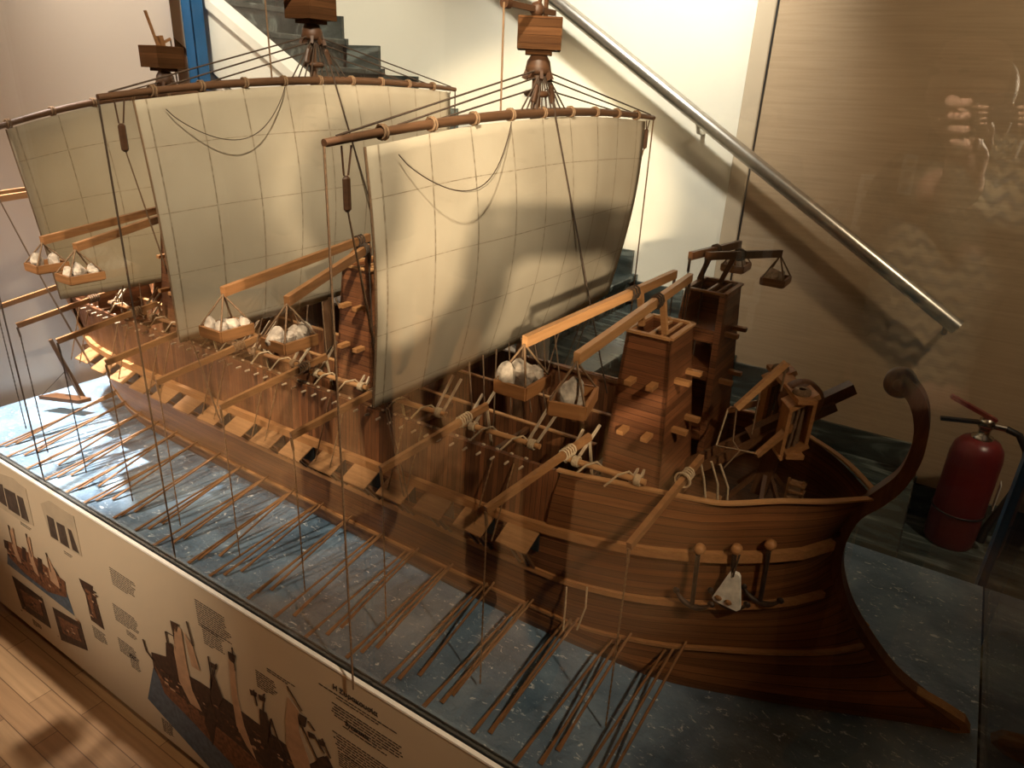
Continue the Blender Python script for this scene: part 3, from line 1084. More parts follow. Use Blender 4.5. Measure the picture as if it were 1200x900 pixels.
# the bow boom (leaning on the forward gunwale) gets its own little rope loops
mb = MB()
q = V((-.296, 1.0, .424))
mb.tube([q + V((math.cos(a) * .013 + .012, .0, math.sin(a) * .013)) for a in [2 * PI * j / 14 for j in range(14)]], .0018, 6, closed=True)
for dx in (.0, .02, .035):
    mb.tube([V((-.28 + dx, 1.066, .437)), V((-.272 + dx * 1.2, 1.085, .39)), V((-.26 + dx, 1.09, .33))], .0022, 5)
mb.build('rope_rigging', M['ropelight'], ship)

# ------------------------------------------------------------------ towers


def tower(x, side, h, yin=.0, openside=False):
    """square battle tower; side -1 near, +1 far"""
    zb, zt_ = (.30, .637 + h)
    bx, by, tx, ty = .118, .175, .076, .108
    cb = V((x, CY + side * .112, zb))
    ct = V((x - .014, CY + side * (.105 if side < 0 else .158 + h), zt_))

    def corner(t, sx, sy):
        c = lerp(cb, ct, t)
        return V((c.x + sx * lerp(bx, tx, t) / 2, c.y + sy * lerp(by, ty, t) / 2, c.z))
    mb = MB()
    T = .006
    faces = [((-1, -1), (1, -1)), ((1, -1), (1, 1)), ((1, 1), (-1, 1)), ((-1, 1), (-1, -1))]
    for k, (a, b) in enumerate(faces):
        if openside and k == 0:
            continue
        nrm = V((a[0] + b[0], a[1] + b[1], 0)) * -.5
        p = [corner(0, *a), corner(0, *b), corner(1, *b), corner(1, *a)]
        q = [v + nrm * T for v in p]
        mb.add(p + q, [(0, 1, 2, 3), (7, 6, 5, 4), (3, 2, 6, 7), (1, 0, 4, 5), (0, 3, 7, 4), (2, 1, 5, 6)])
    if openside:   # corner posts and storey floors seen from inside
        for sx in (-1, 1):
            mb.bar(corner(0, sx * .9, -.96), corner(1, sx * .9, -.96), .012, .01, (0, 1, 0))
        for t in (.28, .6, .8):
            c = lerp(cb, ct, t)
            mb.box(c, (lerp(bx, tx, t) - .004, lerp(by, ty, t) - .004, .007))
            mb.box(c + V((0, -lerp(by, ty, t) / 2, -.012)), (lerp(bx, tx, t), .006, .018))
    else:
        c = lerp(cb, ct, .86)
        mb.box(c, (tx - .008, ty - .008, .005))
    tw = mb.build('tower', M['tower'] if not openside else M['tower'], ship)
    mb = MB()
    for a, b in faces:
        mb.bar(corner(1, *a) + V((0, 0, .002)), corner(1, *b) + V((0, 0, .002)), .009, .004)
    mb.bar(corner(1, 0, -1), corner(1, 0, 1), .006, .004)
    mb.bar(corner(1, .5, -1), corner(1, .5, 1), .005, .004)
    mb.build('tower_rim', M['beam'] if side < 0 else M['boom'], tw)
    for t in (.52, .775):
        for e in (-.36, .36):
            for fc in (0, 1):
                if fc == 0 and openside:
                    continue
                a, b = (corner(t, -1, -1), corner(t, 1, -1)) if fc == 0 else (corner(t, 1, -1), corner(t, 1, 1))
                p = lerp(a, b, .5 + e * .62 + .04)
                o = V((0, -.026, .0)) if fc == 0 else V((.026, 0, 0))
                MB().bar(p - o * .2, p + o, .012, .008).build('peg', M['wale'], tw)
    return ct


def rock(c, r, seed):
    rnd = random.Random(seed)
    cx = [(V((rnd.gauss(0, 1), rnd.gauss(0, 1), rnd.gauss(0, 1))).normalized(), rnd.uniform(.62, .95)) for _ in range(9)]

    def fn(p):
        q = 1.15
        for d, h in cx:
            k = p.dot(d)
            if k > .05:
                q = min(q, h * .95 / k)
        return q * (1 + .05 * math.sin(p.x * 9 + seed) * math.sin(p.y * 8) * math.sin(p.z * 7))
    mb = MB().ball(c, r * 1.1, 22, sc=(rnd.uniform(.75, .95), rnd.uniform(.65, .95), rnd.uniform(.95, 1.35)), fn=fn)
    mb.s = [False] * len(mb.s)
    return mb


def crane(post, tip, rear, stones, bd, tall=None, m='beam', drop=.075, brot=0, ropes=True, yb=.05):
    """lever crane: post foot, beam tip, beam rear; basket of stones below the tip. returns the basket floor"""
    post, tip, rear = V(post), V(tip), V(rear)
    cr = MB().bar(tip, rear, .009, .015).build('tower_crane', M[m], ship)
    d = (rear - tip)
    k = (post - tip).dot(d) / d.length_squared
    head = tip + d * max(0, min(1, k))
    MB().bar(post, head, .009, .009, (1, 0, 0)).build('crane_post', M[m], cr)
    mb = MB()
    for kk in (.0, .02, -.02):
        q = head - d * (.06 + kk)
        mb.tube([q + V((math.cos(a) * .009, 0, math.sin(a) * .011)) for a in [2 * PI * j / 8 for j in range(8)]], .0018, 5, closed=True)
    mb.build('lashing', M['ropedark'], cr)
    # rear rope
    mb = MB().tube([rear + V((0, 0, -.004)), rear + V((0, 0, -.03))], .003, 6)
    mb.tube([rear + V((0, 0, -.03)), rear + V((0.004, 0, -.2))], .0014, 5)
    mb.build('rope', M['ropedark'], cr)
    # basket
    w, l, h = bd
    bc = tip + V((0, 0, -drop))
    R = Matrix.Rotation(brot, 3, 'Z')
    mb = MB()
    mb.box(bc, (w, l, .004), R)
    for sx, sy, dx, dy in ((1, 0, .005, l), (-1, 0, .005, l), (0, 1, w, .005), (0, -1, w, .005)):
        mb.box(bc + R @ V((sx * w / 2, sy * l / 2, h / 2)), (dx, dy, h), R)
    mb.build('basket', M['basket'] if m == 'beam' else M['boom'], cr)
    mb = MB()
    for sx, sy in ((-1, -1), (1, -1), (1, 1), (-1, 1)):
        mb.tube([tip + V((0, 0, -.004)), bc + R @ V((sx * w * .48, sy * l * .48, h))], .0016, 5)
    mb.build('basket_rope', M['rope'], cr)
    return bc, R


STONES = []


def stone_set(bc, R, spec, where, up=.92):
    for (dx, dy, r, desc), sd in zip(spec, range(100)):
        r *= up
        c = bc + R @ V((dx * .8, dy * .8, 0)) + V((0, 0, .002 + r * .95))
        o = rock(c, r, sd * 7 + int(abs(bc.x) * 1000)).build('stone', M['stone'])
        tag(o, '%s %s' % (desc, where), 'stone', 'stones in the crane baskets')


tops = {}
for x in (-.375, -1.025, -1.665, -2.08):
    tops[x] = (tower(x, -1, 0), tower(x, 1, .015, openside=True))

# near front tower cranes
Z7 = .70
P = lambda px, py, z: U(px, py, 2, z)
bc, R = crane((-.415, 1.075, .64), P(615, 400, .69), P(791, 321, .705), 3, (.048, .062, .017), drop=.068, brot=.0)
stone_set(bc, R, [(-.016, -.022, .015, 'rough upright pale stone, leftmost of three'), (.0, .002, .017, 'tall white upright stone, middle of three'), (.012, .026, .014, 'brownish upright stone, rightmost of three')], 'in the basket under the front sail', 1.12)
bc, R = crane((-.368, 1.06, .64), P(676, 420, .69), P(809, 325, .705), 1, (.046, .07, .018), drop=.066, brot=.25)
stone_set(bc, R, [(.0, -.012, .018, 'single oval pale stone')], 'tied in the basket beside the front tower', 1.1)
# far front tower cranes
bc, R = crane((-.43, 1.4, .655), P(867, 286, .712), P(809, 300, .72), 3, (.045, .06, .014), m='post', drop=.055)
stone_set(bc, R, [(-.01, -.014, .011, 'small pale stone, left one'), (.006, .01, .012, 'small grey stone, right one')], 'in the upper dark basket of the far tower')
bc, R = crane((-.387, 1.40, .655), P(915, 297, .712), P(828, 300, .72), 2, (.045, .06, .014), m='post', drop=.062)
stone_set(bc, R, [(-.006, -.016, .015, 'rounded grey brown stone, left one'), (.006, .014, .015, 'darker angular stone, right one')], 'in the far tower basket hanging clear against the wall')
# middle tower cranes
bc, R = crane((-1.063, 1.03, .64), P(261, 342, .69), P(432, 278, .705), 5, (.05, .058, .016), m='boom', drop=.068)
stone_set(bc, R, [(-.018, -.024, .013, 'small pale stone, leftmost of five'), (-.01, .006, .012, 'flat pale stone, second from left of five'), (.01, .0, .016, 'large pale stone, highest of five'), (.012, -.024, .012, 'low pale stone, nearest of five'), (.014, .026, .014, 'angular pale stone, rightmost of five')], 'in the basket hanging before the middle sail')
bc, R = crane((-1.0, 1.035, .64), P(336, 353, .69), P(432, 290, .705), 4, (.05, .062, .016), m='boom', drop=.07)
stone_set(bc, R, [(-.012, -.024, .016, 'bulky grey stone, leftmost of four'), (.004, -.006, .012, 'small pale stone, second from left of four'), (-.006, .012, .013, 'half-hidden pale stone, third from left of four'), (.006, .026, .016, 'pointed pale stone, rightmost of four')], 'in the basket left of the middle tower')
# aft tower cranes
bc, R = crane((-1.70, 1.04, .64), P(49, 282, .69), P(200, 242, .705), 2, (.045, .055, .014), m='boom', drop=.055)
stone_set(bc, R, [(-.008, -.018, .014, 'pale pointed stone, left one'), (.006, .016, .014, 'pale round stone, right one')], 'in the upper basket before the rear sail')
bc, R = crane((-1.635, 1.04, .64), P(88, 290, .69), P(205, 250, .705), 4, (.048, .062, .014), m='boom', drop=.06)
stone_set(bc, R, [(-.014, -.02, .012, 'grey stone, left one'), (.0, .0, .015, 'pale stone, middle one'), (.01, .024, .013, 'pale ridged stone, right one')], 'in the lower basket before the rear sail')
# stern tower cranes reach out of the left edge
bc, R = crane((-2.11, 1.05, .64), V((-1.99, .665, .69)), V((-2.12, 1.16, .70)), 1, (.06, .075, .016), m='boom', drop=.075)
stone_set(bc, R, [(.012, .012, .013, 'pale stone')], 'in the basket cut by the left edge')
crb = MB().bar(V((-1.93, .668, .69)), V((-2.06, 1.16, .70)), .009, .015).build('tower_crane', M['boom'], ship)
MB().bar(V((-2.045, 1.05, .64)), V((-2.035, 1.05, .695)), .009, .009, (1, 0, 0)).build('crane_post', M['boom'], crb)

# ------------------------------------------------------------------ masts, yards, sails
RIG = [  # X, sail top y0,y1, top z (l,m,r), bottom y0,y1, z (l,m,r), yard y0,y1 z(l,m,r), nest z, mast cap z
    dict(x=-.708, ty=(.732, 1.675), tz=(.915, .948, .937), by=(.744, 1.59), bz=(.522, .516, .529), yy=(.663, 1.74), yz=(.922, .957, .944), nz=1.087),
    dict(x=-1.287, ty=(.762, 1.668), tz=(.945, .982, .975), by=(.79, 1.62), bz=(.484, .488, .5), yy=(.702, 1.70), yz=(.949, .991, .983), nz=1.137),
    dict(x=-1.847, ty=(.79, 1.61), tz=(.858, .93, .9), by=(.835, 1.57), bz=(.457, .45, .46), yy=(.7, 1.68), yz=(.838, .938, .895), nz=1.026),
]


def quad(t, a):   # through (0,a0),(.5,a1),(1,a2)
    return a[0] * (2 * t * t - 3 * t + 1) + a[1] * (4 * t - 4 * t * t) + a[2] * (2 * t * t - t)


for ri, g in enumerate(RIG):
    X = g['x']
    # mast
    mb = MB().tube([(X - .016, CY, .24), (X - .016, CY, .7), (X - .014, CY, g['nz'] - .02)], [.013, .011, .0085], 12)
    ms = mb.build('mast', M['mast'], ship)
    nb = g['nz'] - .026
    cap = V((X - .013, CY, nb - .03))
    mb = MB().lathe([(0, .028), (.012, .026), (.021, .012), (.024, -.004), (.02, -.01), (0, -.01)], cap, n=18)
    for a in range(8):
        t = 2 * PI * a / 8
        mb.bar(cap + V((math.cos(t) * .018, math.sin(t) * .018, 0)), cap + V((math.cos(t) * .026, math.sin(t) * .026, -.018)), .006, .008)
    mb.build('mast_cap', M['darkwood'], ms)
    mb = MB().lathe([(0, .006), (.02, .005), (.024, 0), (.02, -.006), (0, -.006)], V((X - .014, CY, g['yz'][1] + .032)), n=18)
    mb.build('mast_ring', M['darkwood'], ms)
    # crow's nest
    mb = MB()
    w, l, h = .072, .072, .052
    c = V((X - .014, CY, g['nz']))
    RN = Matrix.Rotation(math.radians(31), 3, 'Z') if ri == 0 else Matrix.Identity(3)
    for sx, sy, dx, dy in ((1, 0, .005, l), (-1, 0, .005, l), (0, 1, w + .005, .005), (0, -1, w + .005, .005)):
        mb.box(c + RN @ V((sx * w / 2, sy * l / 2, 0)), (dx, dy, h), RN)
    mb.box(c + V((0, 0, -h / 2 + .003)), (w, l, .005), RN)
    mb.box(c + V((0, 0, -h / 2 - .004)), (w * .66, l * .66, .008), RN)
    ne = mb.build('crow_nest', M['nest'], ship)
    # hoist on the nest
    mb = MB()
    if ri == 0:
        mb.bar(c + V((.01, .03, .036)), c + V((.01, -.125, .036)), .008, .009)
        mb.tube([c + V((.01, -.133, .036)), c + V((.01, -.119, .036))], .0085, 10)
        mb.bar(c + V((.01, .0, .02)), c + V((.01, 0, .1)), .006, .006)
        mb.bar(c + V((.01, -.03, .02)), c + V((.01, -.01, .09)), .005, .005)
        mb.ball(c + V((.01, -.03, .036)), .013, 10)
        ropep = [c + V((.01, -.133, .036)), c + V((.01, -.131, -.128))]
    elif ri == 1:
        mb.bar(c + V((.01, .03, .036)), c + V((.01, -.125, .036)), .008, .009)
        mb.bar(c + V((.01, .0, .02)), c + V((.01, 0, .1)), .006, .006)
        ropep = [c + V((.01, -.128, .036)), c + V((.01, -.126, -.15))]
    else:
        mb.bar(c + V((0, 0, .0)), c + V((0, -.03, .105)), .005, .006)
        mb.bar(c + V((0, .01, .0)), c + V((0, .0, .05)), .012, .012)
        mb.bar(c + V((0, -.02, .02)), c + V((0, .03, .045)), .006, .006)
        ropep = [c + V((0, .03, .045)), c + V((.0, .034, -.06))]
    mb.build('nest_hoist', M['darkwood'] if ri == 0 else M['boom'], ne)
    MB().tube(ropep, .0018, 6).build('hoist_rope', M['rope'] if ri < 2 else M['ropedark'], ne)
    # yard
    y0, y1 = g['yy']
    yp = [V((X, lerp(y0, y1, k / 30), quad(k / 30, g['yz']))) for k in range(31)]
    mb = MB().tube(yp, [.0055 + .003 * math.sin(PI * k / 30) for k in range(31)], 10)
    yd = mb.build('yard', M['spar'], ship)
    mb = MB()
    for k in range(3, 29, 3):
        for s_ in (-.003, .003):
            q = yp[k] + V((0, s_, 0))
            mb.tube([q + V((math.cos(a) * .0095, 0, math.sin(a) * .0095)) for a in [2 * PI * j / 9 for j in range(9)]], .0022, 5, closed=True)
    mb.build('yard_tie', M['rope'], yd)
    # sail
    rows, uv = [], []
    nu, nv = 36, 24
    for j in range(nv + 1):
        b = j / nv
        r_, q_ = [], []
        for i in range(nu + 1):
            a = i / nu
            yt, zt_ = lerp(*g['ty'], a), quad(a, g['tz'])
            yb, zb = lerp(*g['by'], a), quad(a, g['bz'])
            e = b ** 1.25
            y, z = lerp(yt, yb, e), lerp(zt_, zb, b)
            bel = .035 * math.sin(PI * b) * (.35 + .65 * math.sin(PI * a)) + .006 * math.sin(a * 19 + b * 3) * (1 - b) * .5
            r_.append(V((X + .004 + bel - .012 * b, y, z)))
            q_.append((a * 8.6 + .3, (1 - b) * 3.9 + .28 + .12 * a))
        rows.append(r_)
        uv.append(q_)
    mb = MB().grid(rows, uv=uv)
    sl_ = mb.build('sail', M['sail'], ship)
    so = sl_.modifiers.new('thickness', 'SOLIDIFY')
    so.thickness = .0022
    mb = MB()
    for edge in ([r_[0] for r_ in rows], [r_[-1] for r_ in rows], rows[-1]):
        mb.tube(edge, .0024, 5)
    mb.build('bolt_rope', M['rope'], sl_)
    if ri < 2:  # loose line hanging in a loop over the cloth
        a0, a1 = rows[1][2] + V((.006, 0, .0)), rows[0][13] + V((.008, 0, 0))
        pts = []
        for k in range(25):
            t = k / 24
            p = lerp(a0, a1, t)
            p.z -= .075 * math.sin(PI * t) ** .8
            p.x += .032 * math.sin(PI * t) + .003
            pts.append(p)
        MB().tube(pts, .0009, 5).build('loose_line', M['ropedark'], sl_)
    # lifts from the mast cap to the yard, shrouds to the deck
    mb = MB()
    for t, zz in ((.02, 0), (.13, -.004), (.22, -.01)):
        for s_ in (0, 1):
            k = t if s_ == 0 else 1 - t
            q = V((X, lerp(y0, y1, k), quad(k, g['yz']) + .006))
            mb.tube([cap + V((.006, -.02 if s_ == 0 else .02, zz * 3 - .004)), q], .0016, 5)
    mb.build('yard_lift', M['ropedark'], yd)
    mb = MB()
    for k in range(10):
        yy = CY + (k - 4.5) * .0175
        mb.tube([cap + V((.012, (k - 4.5) * .0035, -.012)), V((X + .004, yy, quad((yy - y0) / (y1 - y0), g['yz']) + .006))], .0016, 5)
    mb.build('halyard', M['ropedark'], yd)
    for s_ in (-1, 1):
        q = cap + V((.014, s_ * .03, -.042))
        MB().bbox(q, (.008, .012, .034), .003, Matrix.Rotation(s_ * .35, 3, 'X')).build('pulley_block', M['darkwood'], yd)
    # braces: yard ends straight down to the water, and hanging pulley blocks
    for q in (yp[0], yp[-1]):
        MB().tube([q + V((0, 0, -.004)), V((q.x, q.y, .002))], .0019, 5).build('brace_rope', M['rope'] if ri == 0 else M['ropedark'], yd)
    for q, dz in ((yp[1], -.07), (yp[-2], -.05)):
        mb = MB().bbox(q + V((.0, .0, dz)), (.009, .014, .048), .004)
        mb.tube([q + V((0, -.006, -.008)), q + V((0, -.004, dz + .024))], .0015, 5)
        mb.tube([q + V((0, .012, -.008)), q + V((0, .004, dz + .024))], .0015, 5)
        mb.build('pulley_block', M['darkwood'], yd)
        near = q.y < CY
        ey = .905 if near else 1.495
        for kx, dy in ((-.075, 0), (-.1, .012)):
            MB().tube([q + V((0, 0, dz - .02)), lerp(q + V((0, 0, dz - .02)), V((q.x + kx, ey + dy, .237)), .5) + V((0, 0, -.012)), V((q.x + kx, ey + dy, .237))], .0013, 5).build('sheet_rope', M['rope'], yd)
    # long fore stay
    MB().tube([cap + V((.01, .024, -.02)), V((X + .12, 1.36, .37))], .0018, 6).build('stay', M['ropedark'], ms)
    # rigging bundle at the foot of the sail
    mb = MB()
    for k in range(9):
        yy = .99 + .045 * k
        mb.tube([V((X + .0, yy, g['bz'][0] + .004)), V((X + random.uniform(-.05, .06), yy + random.uniform(-.02, .02), .36))], .0016, 5)
    mb.build('sheet_rope', M['rope'], sl_)

# ------------------------------------------------------------------ stone-throwing engine on the fore deck
cat = None
mb = MB()
# pedestal
mb.bar((-.195, 1.18, .345), (-.185, 1.195, .455), .026, .026, (1, 0, 0))
for dx, dy in ((-.055, -.035), (.012, -.05), (.05, -.03), (-.05, .05), (.05, .05)):
    mb.bar((-.192 + dx * .2, 1.185 + dy * .2, .385), (-.192 + dx, 1.18 + dy, .326), .007, .007)
engine = mb.build('catapult', M['post'], ship)
mb = MB()
a, b = V((-.345, 1.11, .355)), V((-.12, 1.252, .52))
d = (b - a).normalized()
sd_ = d.cross(V((0, 0, 1))).normalized()
for o in (-.016, .016):
    mb.bar(a + sd_ * o, b + sd_ * o * 1.0, .008, .016)
mb.bar(lerp(a, b, .5) + V((0, 0, .012)), b + d * .035 + V((0, 0, .012)), .02, .02)
mb.build('stock', M['post'], engine)
c = V((-.186, 1.205, .503))
mb = MB()
for o in (-.052, .052):
    q = c + sd_ * o
    # torsion frame: two plates, posts, rope bundle
    for dz in (-.045, .045):
        mb.bar(q + V((0, 0, dz)) - d * .026, q + V((0, 0, dz)) + d * .026, .04, .009)
    for e in (-1, 1):
        mb.bar(q + d * .022 * e + V((0, 0, -.045)), q + d * .022 * e + V((0, 0, .045)), .034, .006, (d.x, d.y, 0))
mb.bar(c - sd_ * .08 + V((0, 0, .05)), c + sd_ * .08 + V((0, 0, .05)), .03, .008)
mb.bar(c - sd_ * .08 + V((0, 0, -.05)), c + sd_ * .08 + V((0, 0, -.05)), .03, .008)
mb.build('torsion_frame', M['wale'], engine)
mb = MB()
for o in (-.052, .052):
    q = c + sd_ * o
    for k in range(7):
        t = 2 * PI * k / 7
        mb.tube([q + V((math.cos(t) * .009, math.sin(t) * .009, -.052)), q + V((math.cos(t + .7) * .009, math.sin(t + .7) * .009, .056))], .003, 5)
    mb.lathe([(.013, .05), (.016, .055), (.013, .062), (.006, .062)], q, n=12)
mb.build('torsion_spring', M['rope'], engine)
for o in (-1, 1):
    q = c + sd_ * .052 * o
    MB().bar(q, q + sd_ * o * .035 - d * .08 + V((0, 0, -.004)), .011, .011, w2=.008, h2=.008).build('throwing_arm', M['boom'], engine)
mb = MB()
qa = c + sd_ * .087 - d * .08
qb = c - sd_ * .087 - d * .08
mb.tube([qb, lerp(a, b, .3) + V((0, 0, .02)), qa], .0018, 5)
mb.build('bowstring', M['ropelight'], engine)
mb = MB()
dd = (U(960, 470, 1, 1.27) - c)
mb.lathe([(0, -.012), (.034, -.012), (.036, -.008), (.036, .008), (.034, .012), (0, .012)], c + d * .018 + sd_ * .02 + V((0, 0, .02)), sd_, 24)
mb.build('shield', M['stem'], engine)
mb = MB()
for k in range(6):
    mb.bbox((-.132, 1.16, .325 + k * .014), (.026, .018, .0055), .001)
mb.bar((-.147, 1.157, .325), (-.147, 1.157, .405), .004, .004)
mb.bar((-.123, 1.157, .325), (-.123, 1.157, .405), .004, .004)
mb.build('ladder', M['lid'], engine)
mb = MB()
mb.bbox((-.265, 1.14, .325), (.03, .025, .014), .002)
mb.bbox((-.215, 1.13, .325), (.022, .02, .014), .002)
mb.build('step_block', M['lid'], ship)
# slender hoisting boom lashed above the engine
tip, inn = U(922, 425, 1, 1.15), U(863, 478, 1, 1.11)
bm = MB().bar(inn, tip, .009, .01).build('boom', M['beam'], ship)
mb = MB().tube([tip, tip + V((0, 0, -.05))], .002, 5).tube([inn, inn + V((.004, 0, -.06)), inn + V((.02, -.01, -.07)), inn + V((.0, -.01, -.11))], .0016, 5).tube([lerp(inn, tip, .5), lerp(inn, tip, .5) + V((0, 0, -.09))], .0014, 5)
mb.build('rope', M['rope'], bm)

# anchors on the bow
for (px, py, zt_) in ((818, 650, 0), (861, 650, 0), (901, 645, 0)):
    q = U(px, py, 1, 1.03)
    x = q.x
    y = CY - interp(x, LV[3], 1) - .016
    q = U(px, py, 1, y)
    low = V((q.x + .003, y + .008, q.z - .105))
    an = MB().tube([q, lerp(q, low, .5), low], .004, 8)
    arc = [low + V((math.sin(t) * .034, 0, .03 - math.cos(t) * .034)) for t in [(-1.1 + 2.2 * k / 10) for k in range(11)]]
    an.tube(arc, [.002, .003, .004, .0045, .005, .005, .005, .0045, .004, .003, .002], 8)
    for s_ in (0, -1):
        e = arc[s_]
        an.ball(e, .0065, 8, sc=(1, .5, 1))
    ao = an.build('anchor', M['iron'], ship)
    MB().lathe([(0, -.008), (.007, -.008), (.009, -.004), (.009, .006), (.006, .01), (0, .01)], q + V((0, .006, .008)), (0, -1, .2), 14).build('anchor_knob', M['wale'], ao)
q = U(860, 672, 1, 1.005)
mb = MB()
w0, w1 = .010, .034
pts = [(-.006, .001), (.007, 0), (.0105, -.005), (.021, -.064), (.016, -.07), (-.023, -.067), (-.0265, -.062)]
mb.poly([q + V((a, 0, b)) for a, b in pts], (0, .008, 0))
lead = thing('stone_weight', (q.x, q.y, q.z - .07), 'white trapezoid stone weight with two wooden plugs hung on the bow', 'weight')
mb.build('slab', M['white'], lead)
for a, b in ((-.0165, -.0575), (.0005, -.0585)):
    MB().ball(q + V((a, -.001, b)), .0058, 10, sc=(1.1, .5, .9)).build('plug', M['boom'], lead)
MB().tube([q + V((0, -.001, -.006)), q + V((.001, -.002, .012)), q + V((.002, .006, .035))], .0016, 6).build('cord', M['ropedark'], lead)

# low side step in the hull skin with two white ropes
mb = MB()
qa = U(689, 740, 1, 1.0)
for px, pz in ((664, 0), (688, 0)):
    p = U(px, 688, 1, .965)
    mb.tube([p, p + V((.004, -.006, -.04)), U(px - 4 if px < 670 else px - 12, 738, 1, .955)], .0018, 5)
mb.build('rope_rigging', M['ropelight'], ship)

# steering oar at the stern
a, b = U(59, 398, 0, -2.22), U(97, 466, 0, -2.2)
mb = MB().tube([a, lerp(a, b, .5), b], [.006, .007, .009], 10)
so_ = mb.build('steering_oar', M['mast'], ship)
mb = MB()
c = V((-2.2, .935, .04))
mb.poly([c + V((-.07, -.035, 0)), c + V((.055, .02, 0)), c + V((.06, .055, 0)), c + V((-.055, .01, 0))], (0, 0, .012))
mb.build('oar_blade', M['post'], so_)
mb = MB().tube([lerp(a, b, .5), c + V((-.065, -.03, .01))], .0012, 5)
mb.tube([lerp(a, b, .5), c + V((.05, .03, .01))], .0012, 5)
mb.build('rope', M['ropedark'], so_)

# ------------------------------------------------------------------ fire extinguisher
ez = -.262
ex = thing('fire_extinguisher', (.2, 2.4, -.285), 'red fire extinguisher with black hose standing by the wall behind the bow', 'fire extinguisher')
ex_c = V((.2, 2.4, -.285))
H = .37
mb = MB().lathe([(0, 0), (.066, 0), (.07, .006), (.07, .02), (.072, .03), (.072, H - .06), (.066, H - .03), (.05, H - .008), (.028, H), (0, H + .002)], ex_c, n=32)
mb.build('cylinder', M['red'], ex)
mb = MB().lathe([(.03, H - .004), (.03, H + .006), (.017, H + .012), (.017, H + .035), (.022, H + .036), (.022, H + .06), (.012, H + .066), (0, H + .066)], ex_c, n=18)
mb.tube([ex_c + V((0, 0, H + .045)), ex_c + V((.05, 0, H + .045))], .01, 10)
mb.build('valve', M['chrome'], ex)
mb = MB().bar(ex_c + V((.02, 0, H + .062)), ex_c + V((-.11, -.02, H + .115)), .02, .012)
mb.build('lever', M['red'], ex)
mb = MB().bar(ex_c + V((0, 0, H + .05)), ex_c + V((-.12, -.02, H + .038)), .016, .01)
mb.build('handle', M['blackplastic'], ex)
hp_ = [(.05, 0, .415), (.085, 0, .405), (.115, .0, .36), (.125, 0, .3), (.118, 0, .22), (.1, 0, .14), (.085, 0, .07), (.082, 0, .03)]
MB().tube([ex_c + V(p) for p in hp_], [.010] * 6 + [.013, .016], 10).build('hose', M['blackplastic'], ex)
MB().tube([ex_c + V((math.cos(t) * .0735, math.sin(t) * .0735, .12)) for t in [2 * PI * k / 24 for k in range(24)]], .003, 6, closed=True).build('strap', M['blackplastic'], ex)
MB().bbox(ex_c + V((.083, -.01, .2)), (.003, .04, .09), .001).build('inspection_tag', M['trimwhite'], ex)
# ------------------------------------------------------------------ visitors in front of the case (seen as reflections in the front pane)
M['skin'] = plain('skin', (.5, .3, .2), .5, var=.06, scale=30)
M['hair'] = plain('dark_hair', (.03, .02, .014), .6, var=.3, scale=120)
M['denim'] = plain('dark_denim', (.012, .02, .035), .85, var=.25, scale=200)
M['shoe'] = plain('dark_shoe_leather', (.016, .02, .026), .6, var=.2)
M['sole'] = plain('pale_sole', (.3, .25, .2), .7)
M['shirtdark'] = plain('dark_knit', (.03, .024, .02), .9, var=.3, scale=150)
M['phone'] = plain('phone_body', (.01, .01, .011), .25, var=.1)


def m_chevron():
    m, nt, out = mat('chevron_knit')
    b = principled(nt, out, .9, .2)
    tc = N(nt, 'TexCoord')
    sp = N(nt, 'SeparateXYZ')
    nt.links.new(tc.outputs['Object'], sp.inputs[0])
    pg_ = N(nt, 'Math', operation='PINGPONG', i_1=.02)
    nt.links.new(sp.outputs[0], pg_.inputs[0])
    ad = N(nt, 'Math', operation='ADD')
    nt.links.new(sp.outputs[2], ad.inputs[0])
    nt.links.new(pg_.outputs[0], ad.inputs[1])
    dv = N(nt, 'Math', operation='DIVIDE', i_1=.035)
    nt.links.new(ad.outputs[0], dv.inputs[0])
    fr = N(nt, 'Math', operation='FRACT')
    nt.links.new(dv.outputs[0], fr.inputs[0])
    r = ramp(nt, [(.4, (.05, .08, .08)), (.5, (.28, .24, .15))])
    nt.links.new(fr.outputs[0], r.inputs[0])
    nt.links.new(r.outputs[0], b.inputs['Base Color'])
    return m


M['chevron'] = m_chevron()


def skinmesh(name, joints, edges, m, parent, root, sub=2):
    """joints: name -> (point, radius)"""
    keys = list(joints)
    me = bpy.data.meshes.new(name)
    o = WORLD[parent.name]
    me.from_pydata([tuple(V(joints[k][0]) - o) for k in keys], [(keys.index(a), keys.index(b)) for a, b in edges], [])
    me.materials.append(m)
    ob = bpy.data.objects.new(name, me)
    COL.objects.link(ob)
    put(ob, o, parent)
    sk = ob.modifiers.new('skin', 'SKIN')
    sk.use_smooth_shade = True
    if not me.skin_vertices:
        bpy.context.view_layer.objects.active = ob
    for i, k in enumerate(keys):
        sv = me.skin_vertices[0].data[i]
        r = joints[k][1]
        sv.radius = (r, r) if not isinstance(r, tuple) else r
        sv.use_root = (k == root)
    s_ = ob.modifiers.new('sub', 'SUBSURF')
    s_.levels = s_.render_levels = sub
    return ob


